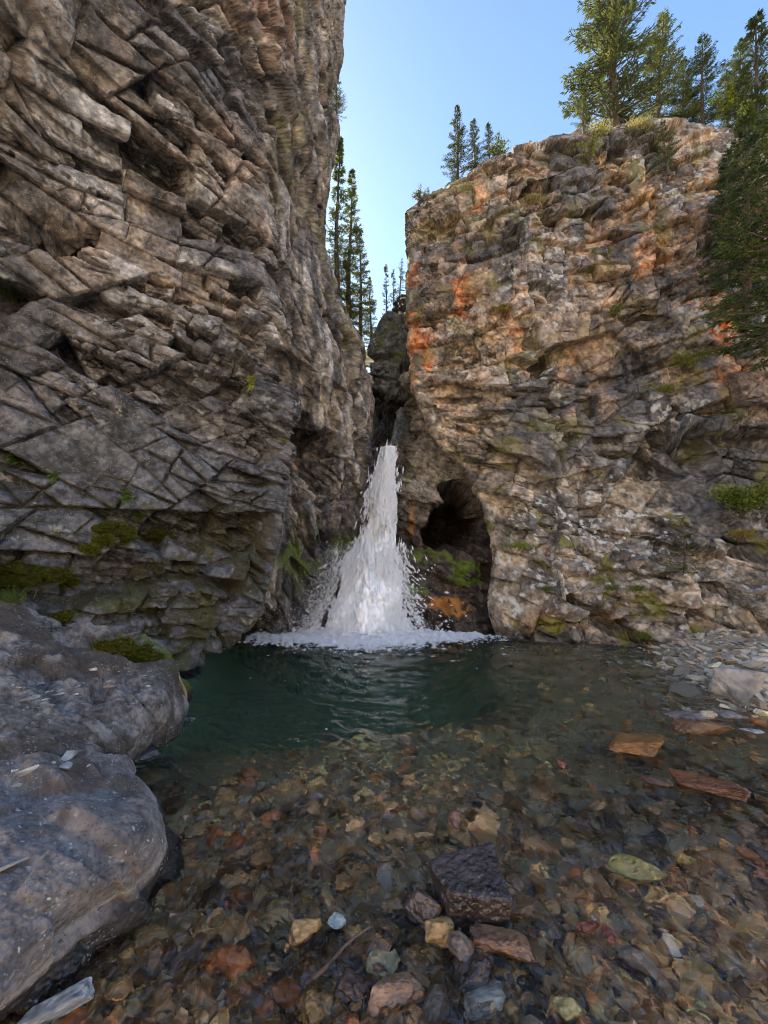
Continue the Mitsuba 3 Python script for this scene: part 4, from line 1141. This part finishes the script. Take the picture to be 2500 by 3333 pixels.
tree_px('spruce_tree', 682, 140, 684, 60, 11.5, 26, 15, 'spruce between the big spruce and the bright green pointed one', col=SUN, dens=1.2)
tree_px('spruce_tree', 725, 300, 727, 150, 8.2, 26, 16, 'small dark spruce nearest the cliff face under the right stand', col=DARK, dens=1.2)
tree_px('spruce_tree', 459, 190, 457, 106, 12.0, 19, 10, 'tallest of three slim spruces on the rim in the middle', col=DARK)
tree_px('spruce_tree', 476, 184, 473, 118, 12.0, 15, 11, 'middle spruce of the three on the rim', col=DARK)
tree_px('spruce_tree', 490, 174, 488, 122, 12.0, 12, 12, 'short dark spruce at the right of the three on the rim', col=DARK, dens=0.9)
tree_px('spruce_tree', 428, 206, 428, 187, 12.0, 5, 13, 'tiny spruce on the low left end of the right rim', col=DARK, dens=0.6)
for i, (bx, by, tx, ty, Y, r, lab) in enumerate([(336, 120, 337, 74, 12.4, 13, 'small spruce above the bulge of the left cliff edge'), (336, 300, 340, 136, 12.6, 17, 'tall spruce on the left cliff edge beside the sky'), (349, 318, 352, 168, 12.8, 17, 'long thin spruce below the tall one on the left cliff edge'),
                                                 (362, 345, 359, 224, 13, 18, 'spruce low on the left cliff edge above the notch'), (350, 335, 345, 255, 12.6, 12, 'yellow green spruce half hidden by the left cliff edge'), (371, 352, 369, 276, 13.4, 12, 'last small spruce on the left edge down at the notch')]):
    tree_px('spruce_tree', bx, by, tx, ty, Y, r, 20 + i, lab, col=(0.14, 0.15, 0.04) if i == 4 else (0.14, 0.18, 0.075), dens=1.1)
for i, (bx, by, tx, ty, Y, r, lab) in enumerate([(386, 352, 386, 264, 22, 8, 'hazy far conifer seen through the notch, left one'), (394, 345, 393, 268, 23, 7, 'hazy far conifer seen through the notch, right one'), (399, 300, 402, 258, 22, 8, 'far pale conifer peeping past the right cliff edge')]):
    tree_px('pine_tree', bx, by, tx, ty, Y, r, 30 + i, lab, col=PALE, dens=0.6, gap=0.5)


def bush(name, base, r, h, seed, label, n=900, leafl=0.06, col=(0.12, 0.15, 0.03), cat='shrub', lean=(0, 0, 0), stems=14, wid=0.5):
    rng = np.random.default_rng(seed)
    k = key(name)
    tag(k, label, cat)
    base = np.asarray(base, float)
    parts, C, D = [], [], []
    for i in range(stems):
        az, q = rng.uniform(0, 2 * np.pi), rng.uniform(0.3, 1.0)
        tip = base + np.array([math.cos(az) * r * q, math.sin(az) * r * q, h * rng.uniform(0.5, 1.0)]) + np.asarray(lean) * q
        t = np.linspace(0, 1, 6)
        path = base + np.outer(t, tip - base) + np.outer(np.sin(t * np.pi) * 0.15 * h, [0, 0, 1])
        parts.append(tube(path, 0.012 * h * (1 - 0.8 * t) + 0.002, 4))
        m = n // stems
        tt = 0.25 + 0.8 * rng.random(m)
        C.append(base + np.outer(tt, tip - base) + np.outer(np.sin(np.minimum(tt, 1) * np.pi) * 0.15 * h, [0, 0, 1]) + rng.normal(0, 0.09 * r, (m, 3)))
        D.append(rng.normal(size=(m, 3)) + [0, -0.3, 0.2])
    C, D = np.vstack(C), np.vstack(D)
    L = leafl * rng.uniform(0.5, 1.4, len(C))
    v, f = slivers(C, D, L, L * wid, rng)
    c = np.asarray(col) * np.repeat(rng.uniform(0.6, 1.4, len(C)), 4)[:, None]
    tv, tf = join(parts)
    put(k + '__stems', tv, tf, 'bark_mat', [0.10, 0.075, 0.05])
    put(k + '__leaves', v, f, 'leaf_mat', c)
    tag(k + '__leaves', kind='stuff')


def tuft(name, base, r, h, seed, label, n=160, col=(0.22, 0.22, 0.06), cat='grass tuft', droop=0.5, out=(0, -0.4, 0)):
    rng = np.random.default_rng(seed)
    k = key(name)
    base = np.asarray(base, float)
    V, Fc = [], []
    for i in range(n):
        p = base + rng.normal(0, 0.35 * r, 3) * [1, 0.4, 0.25]
        d = nrm(np.array([rng.normal(0, 0.6), rng.normal(0, 0.4), 1.0]) + np.asarray(out))
        L = h * rng.uniform(0.5, 1.15)
        t = np.array([0, 0.5, 1.0])
        path = p + np.outer(t * L, d) + np.outer(-droop * L * t ** 2, [0, 0, 1])
        s = nrm(np.cross(d, rng.normal(size=3))) * max(0.012 * h, 0.003)
        V.append(np.array([path[0] - s, path[0] + s, path[1] + s * 0.8, path[1] - s * 0.8, path[2]]))
        Fc.append(np.array([[0, 1, 2], [0, 2, 3], [3, 2, 4]]) + 5 * i)
    c = np.asarray(col) * np.repeat(rng.uniform(0.6, 1.4, n), 5)[:, None]
    put(k, np.vstack(V), np.vstack(Fc), 'leaf_mat', c)
    tag(k, label, cat)


def fern(name, base, size, seed, label, n=7, col=(0.10, 0.16, 0.03), face=(0.3, -0.8, 0.2)):
    rng = np.random.default_rng(seed)
    k = key(name)
    tag(k, label, 'fern')
    for i in range(n):
        d = nrm(np.asarray(face) + rng.normal(0, 0.55, 3))
        L = size * rng.uniform(0.6, 1.1)
        t = np.linspace(0.05, 1, 16)
        path = np.asarray(base) + np.outer(t * L, d) + np.outer(L * (0.5 * t - 0.75 * t ** 2), [0, 0, 1])
        side = nrm(np.cross(d, [0, 0, 1]))
        C = np.vstack([path, path])
        D = np.vstack([side + d * 0.4] * 16 + [-side + d * 0.4] * 16)
        Ls = np.tile(L * 0.34 * np.sin(np.pi * np.clip(t * 0.85 + 0.13, 0, 1)) + 0.01, 2)
        v, f = slivers(C, D, Ls, Ls * 0.34, rng)
        put(key(k + '__frond'), v, f, 'leaf_mat', np.asarray(col) * rng.uniform(0.75, 1.3))


def cushion(base, n, r, seed, label, squash=0.6):
    """a moss cushion: a lumpy pad with a short pile"""
    rng = np.random.default_rng(seed)
    k = key('moss_cushion')
    tag(k, label, 'moss')
    m = trimesh.creation.icosphere(subdivisions=3, radius=1.0)
    v = np.array(m.vertices)
    v = v * (1 + 0.9 * (fb(v, 1.5, 3, seed) - 0.5) * 2)[:, None]
    v = v * r * np.array([1.3, 0.8, squash])
    n_ = nrm(np.asarray(n) + [0, 0, 0.6])
    v = v + np.asarray(base) - 0.15 * r * n_
    c = np.array([0.055, 0.058, 0.012]) * np.ones((len(v), 1))
    pick = rng.integers(0, len(v), 1500)
    C = v[pick] + rng.normal(0, 0.03 * r + 0.004, (1500, 3))
    out = nrm(v[pick] - np.asarray(base)) + rng.normal(0, 0.5, (1500, 3)) + [0, 0, 0.2]
    L = rng.uniform(0.012, 0.03, 1500)
    bv, bf = slivers(C, out, L, L * 0.45, rng)
    tone = (0.4 + 1.2 * fb(v, 9, 3, seed + 2))[pick] * rng.uniform(0.6, 1.4, 1500)
    bc = np.array([0.135, 0.14, 0.022]) * np.repeat(tone, 4)[:, None]
    put(k, np.vstack([v, bv]), np.vstack([m.faces, bf + len(v)]), 'leaf_mat', np.vstack([c, bc]))


def plants():
    R = lambda x, y, r=5: on('right', x, y, r)[0]
    Lf = lambda x, y, r=5: on('left', x, y, r)[0]
    bush('shrub', at(498, 166, 11.8), 0.35, 0.9, 200, 'pale yellow green broadleaf shrub at the right end of the rim trio', 700, 0.07, (0.20, 0.24, 0.06))
    bush('shrub', at(421, 204, 11.8), 0.3, 0.45, 201, 'low silvery shrub on the lowest part of the right rim', 500, 0.06, (0.22, 0.24, 0.14))
    bush('shrub', at(729, 118, 10.2), 0.4, 1.0, 202, 'bright lime green sapling among the spruces on the right rim', 500, 0.08, (0.30, 0.34, 0.03))
    bush('shrub', R(588, 160) + [0, -0.05, -0.1], 0.45, 0.8, 203, 'sparse yellow green shrub on the cliff below the big spruce', 500, 0.06, (0.26, 0.25, 0.06))
    bush('shrub', R(690, 372) + [0, -0.02, 0], 0.42, 0.45, 204, 'yellow green creeping shrub on the right cliff face, middle height', 800, 0.05, (0.24, 0.25, 0.05), lean=(-0.2, -0.1, -0.1))
    bush('shrub', R(742, 514), 0.62, 0.6, 205, 'leafy green shrub on the mossy shelf at the right edge', 2200, 0.06, (0.16, 0.20, 0.04), lean=(0, -0.15, -0.05))
    bush('shrub', R(614, 318), 0.22, 0.25, 206, 'small green tuft of leaves in the centre of the right cliff', 400, 0.045, (0.16, 0.19, 0.05))
    conifer('fir_sapling', R(683, 572, 8) + [0, -0.05, 0], R(683, 572, 8) + [0, -0.1, 1.0], 0.42, 207, 'young fir growing on the lower ledge of the right cliff', col=(0.085, 0.115, 0.045), dens=0.55, low=0.05)
    for i, (x, y, r, h, lab, c) in enumerate([(520, 546, 0.3, 0.22, 'bright grass tuft on the right cliff near the cave', (0.26, 0.30, 0.05)), (500, 313, 0.22, 0.12, 'yellow grass on a tiny ledge below the orange lichen', (0.36, 0.32, 0.06)), (535, 202, 0.3, 0.2, 'dry yellow tuft on the upper middle of the right cliff', (0.38, 0.32, 0.09)),
                                              (466, 189, 0.25, 0.2, 'pale grass below the rim trio', (0.36, 0.34, 0.12)), (640, 128, 0.35, 0.3, 'straw grass on the rim right of the big spruce', (0.36, 0.32, 0.10)), (600, 132, 0.35, 0.3, 'straw grass at the foot of the big spruce', (0.34, 0.32, 0.10)),
                                              (508, 452, 0.3, 0.08, 'flat mossy mat of grass right of the grotto brow', (0.22, 0.20, 0.04)), (543, 479, 0.22, 0.07, 'golden moss tuft on a knob of the right cliff', (0.30, 0.24, 0.04)), (637, 590, 0.16, 0.2, 'light green grass on the right lower slope', (0.22, 0.26, 0.05)),
                                              (612, 590, 0.12, 0.12, 'small green sprig on the right lower slope', (0.2, 0.25, 0.05)), (645, 640, 0.12, 0.15, 'green sprig at the foot of the right cliff by the bank', (0.18, 0.24, 0.05)), (742, 535, 0.3, 0.3, 'golden hanging grass under the leafy shrub at the right edge', (0.32, 0.24, 0.05)),
                                              (545, 590, 0.12, 0.14, 'thin sprig above the mossy tan rock', (0.2, 0.24, 0.06)), (665, 390, 0.2, 0.3, 'trailing grass below the creeping shrub on the right cliff', (0.28, 0.26, 0.07))]):
        tuft('grass_tuft', R(x, y), 1.35 * r, 1.35 * h, 220 + i, lab, 230, c, droop=0.9 if 'hang' in lab or 'trail' in lab else 0.5)
    tuft('grass_tuft', Lf(85, 166), 0.10, 0.13, 240, 'bright green grass tuft high on the left cliff', 120, (0.20, 0.26, 0.05), out=(0.3, -0.5, 0))
    tuft('grass_tuft', on('rock_ledge', 8, 600)[0], 0.18, 0.22, 241, 'green grass clump at the left picture edge above the ledge', 260, (0.13, 0.19, 0.05), out=(0.3, -0.4, 0))
    bush('shrub', Lf(14, 305), 0.25, 0.3, 242, 'dark green bush in a hollow at the left picture edge', 900, 0.05, (0.09, 0.12, 0.03), lean=(0.15, -0.15, 0))
    fern('fern', Lf(15, 463), 0.17, 243, 'green fern in a crack near the left picture edge')
    fern('fern', Lf(55, 476), 0.10, 244, 'small fern right of the green fern in the crack')
    fern('fern', Lf(127, 498), 0.16, 245, 'hanging fern above the moss cushions')
    fern('fern', Lf(140, 520), 0.15, 246, 'fern just behind the moss cushions')
    fern('fern', Lf(252, 386), 0.20, 247, 'yellow green fern near the buttress edge of the left cliff', 6, (0.28, 0.28, 0.05))
    fern('fern', Lf(283, 441), 0.12, 248, 'tiny fern beside the hollow of the far left wall', 5, (0.24, 0.27, 0.05))
    for i, (x, y, r, lab) in enumerate([(112, 528, 0.16, 'long moss cushion on the left cliff, topmost'), (125, 536, 0.14, 'round green moss cushion beside the longest one'), (103, 541, 0.10, 'small moss cushion at the left of the group'), (160, 534, 0.15, 'moss cushion farthest right of the group on the cliff'),
                                        (92, 547, 0.09, 'lowest small moss cushion left of the grey slab'), (20, 572, 0.2, 'dark moss pad at the left picture edge'), (55, 573, 0.12, 'moss pad between grey stones on the left bank'), (70, 583, 0.09, 'small drooping moss pad on the left bank'),
                                        (60, 615, 0.08, 'little moss pad on the lower left rocks'), (115, 645, 0.13, 'bright moss on the ledge edge below the cliff'), (140, 655, 0.16, 'bright green moss pad over the pool edge')]):
        p, n = on('left', x, y) if y < 640 else on('rock_ledge', x, y)
        cushion(p, n, r, 260 + i, lab)
    # dead stick at the pool edge and the twig in the stream
    p = atz(183, 708, 0.0)
    q = at(174, 664, p[1] + 0.05)
    t = np.linspace(0, 1, 14)[:, None]
    path = p * (1 - t) + q * t + np.hstack([0.02 * np.sin(t * 7), 0 * t, 0 * t]) + np.array([0.05, 0, 0]) * np.sin(t * np.pi)
    v, f = tube(path, 0.017 * (0.6 + 0.5 * np.sin(t[:, 0] * 9 + 1) ** 2 * 0.5 + 0.2), 8)
    put('dead_stick', v, f, 'bark_mat', np.array([0.36, 0.24, 0.15]) * (0.6 + 0.8 * fb(v, 14, 3, 290))[:, None])
    tag('dead_stick', 'pale dead stick standing upright in the pool beside the mossy ledge', 'stick')
    a, b = atz(306, 985, -0.01), atz(371, 925, 0.05)
    path = a * (1 - t) + b * t + np.hstack([0.012 * np.sin(t * 6), 0 * t, 0.01 * np.sin(t * 4)])
    v, f = tube(path, 0.008 - 0.004 * t[:, 0], 7)
    put('twig', v, f, 'bark_mat', np.array([0.17, 0.11, 0.08]) * (0.6 + 0.8 * fb(v, 20, 3, 291))[:, None])
    tag('twig', 'thin brown twig lying across the stones near the bottom of the stream', 'twig')


plants()
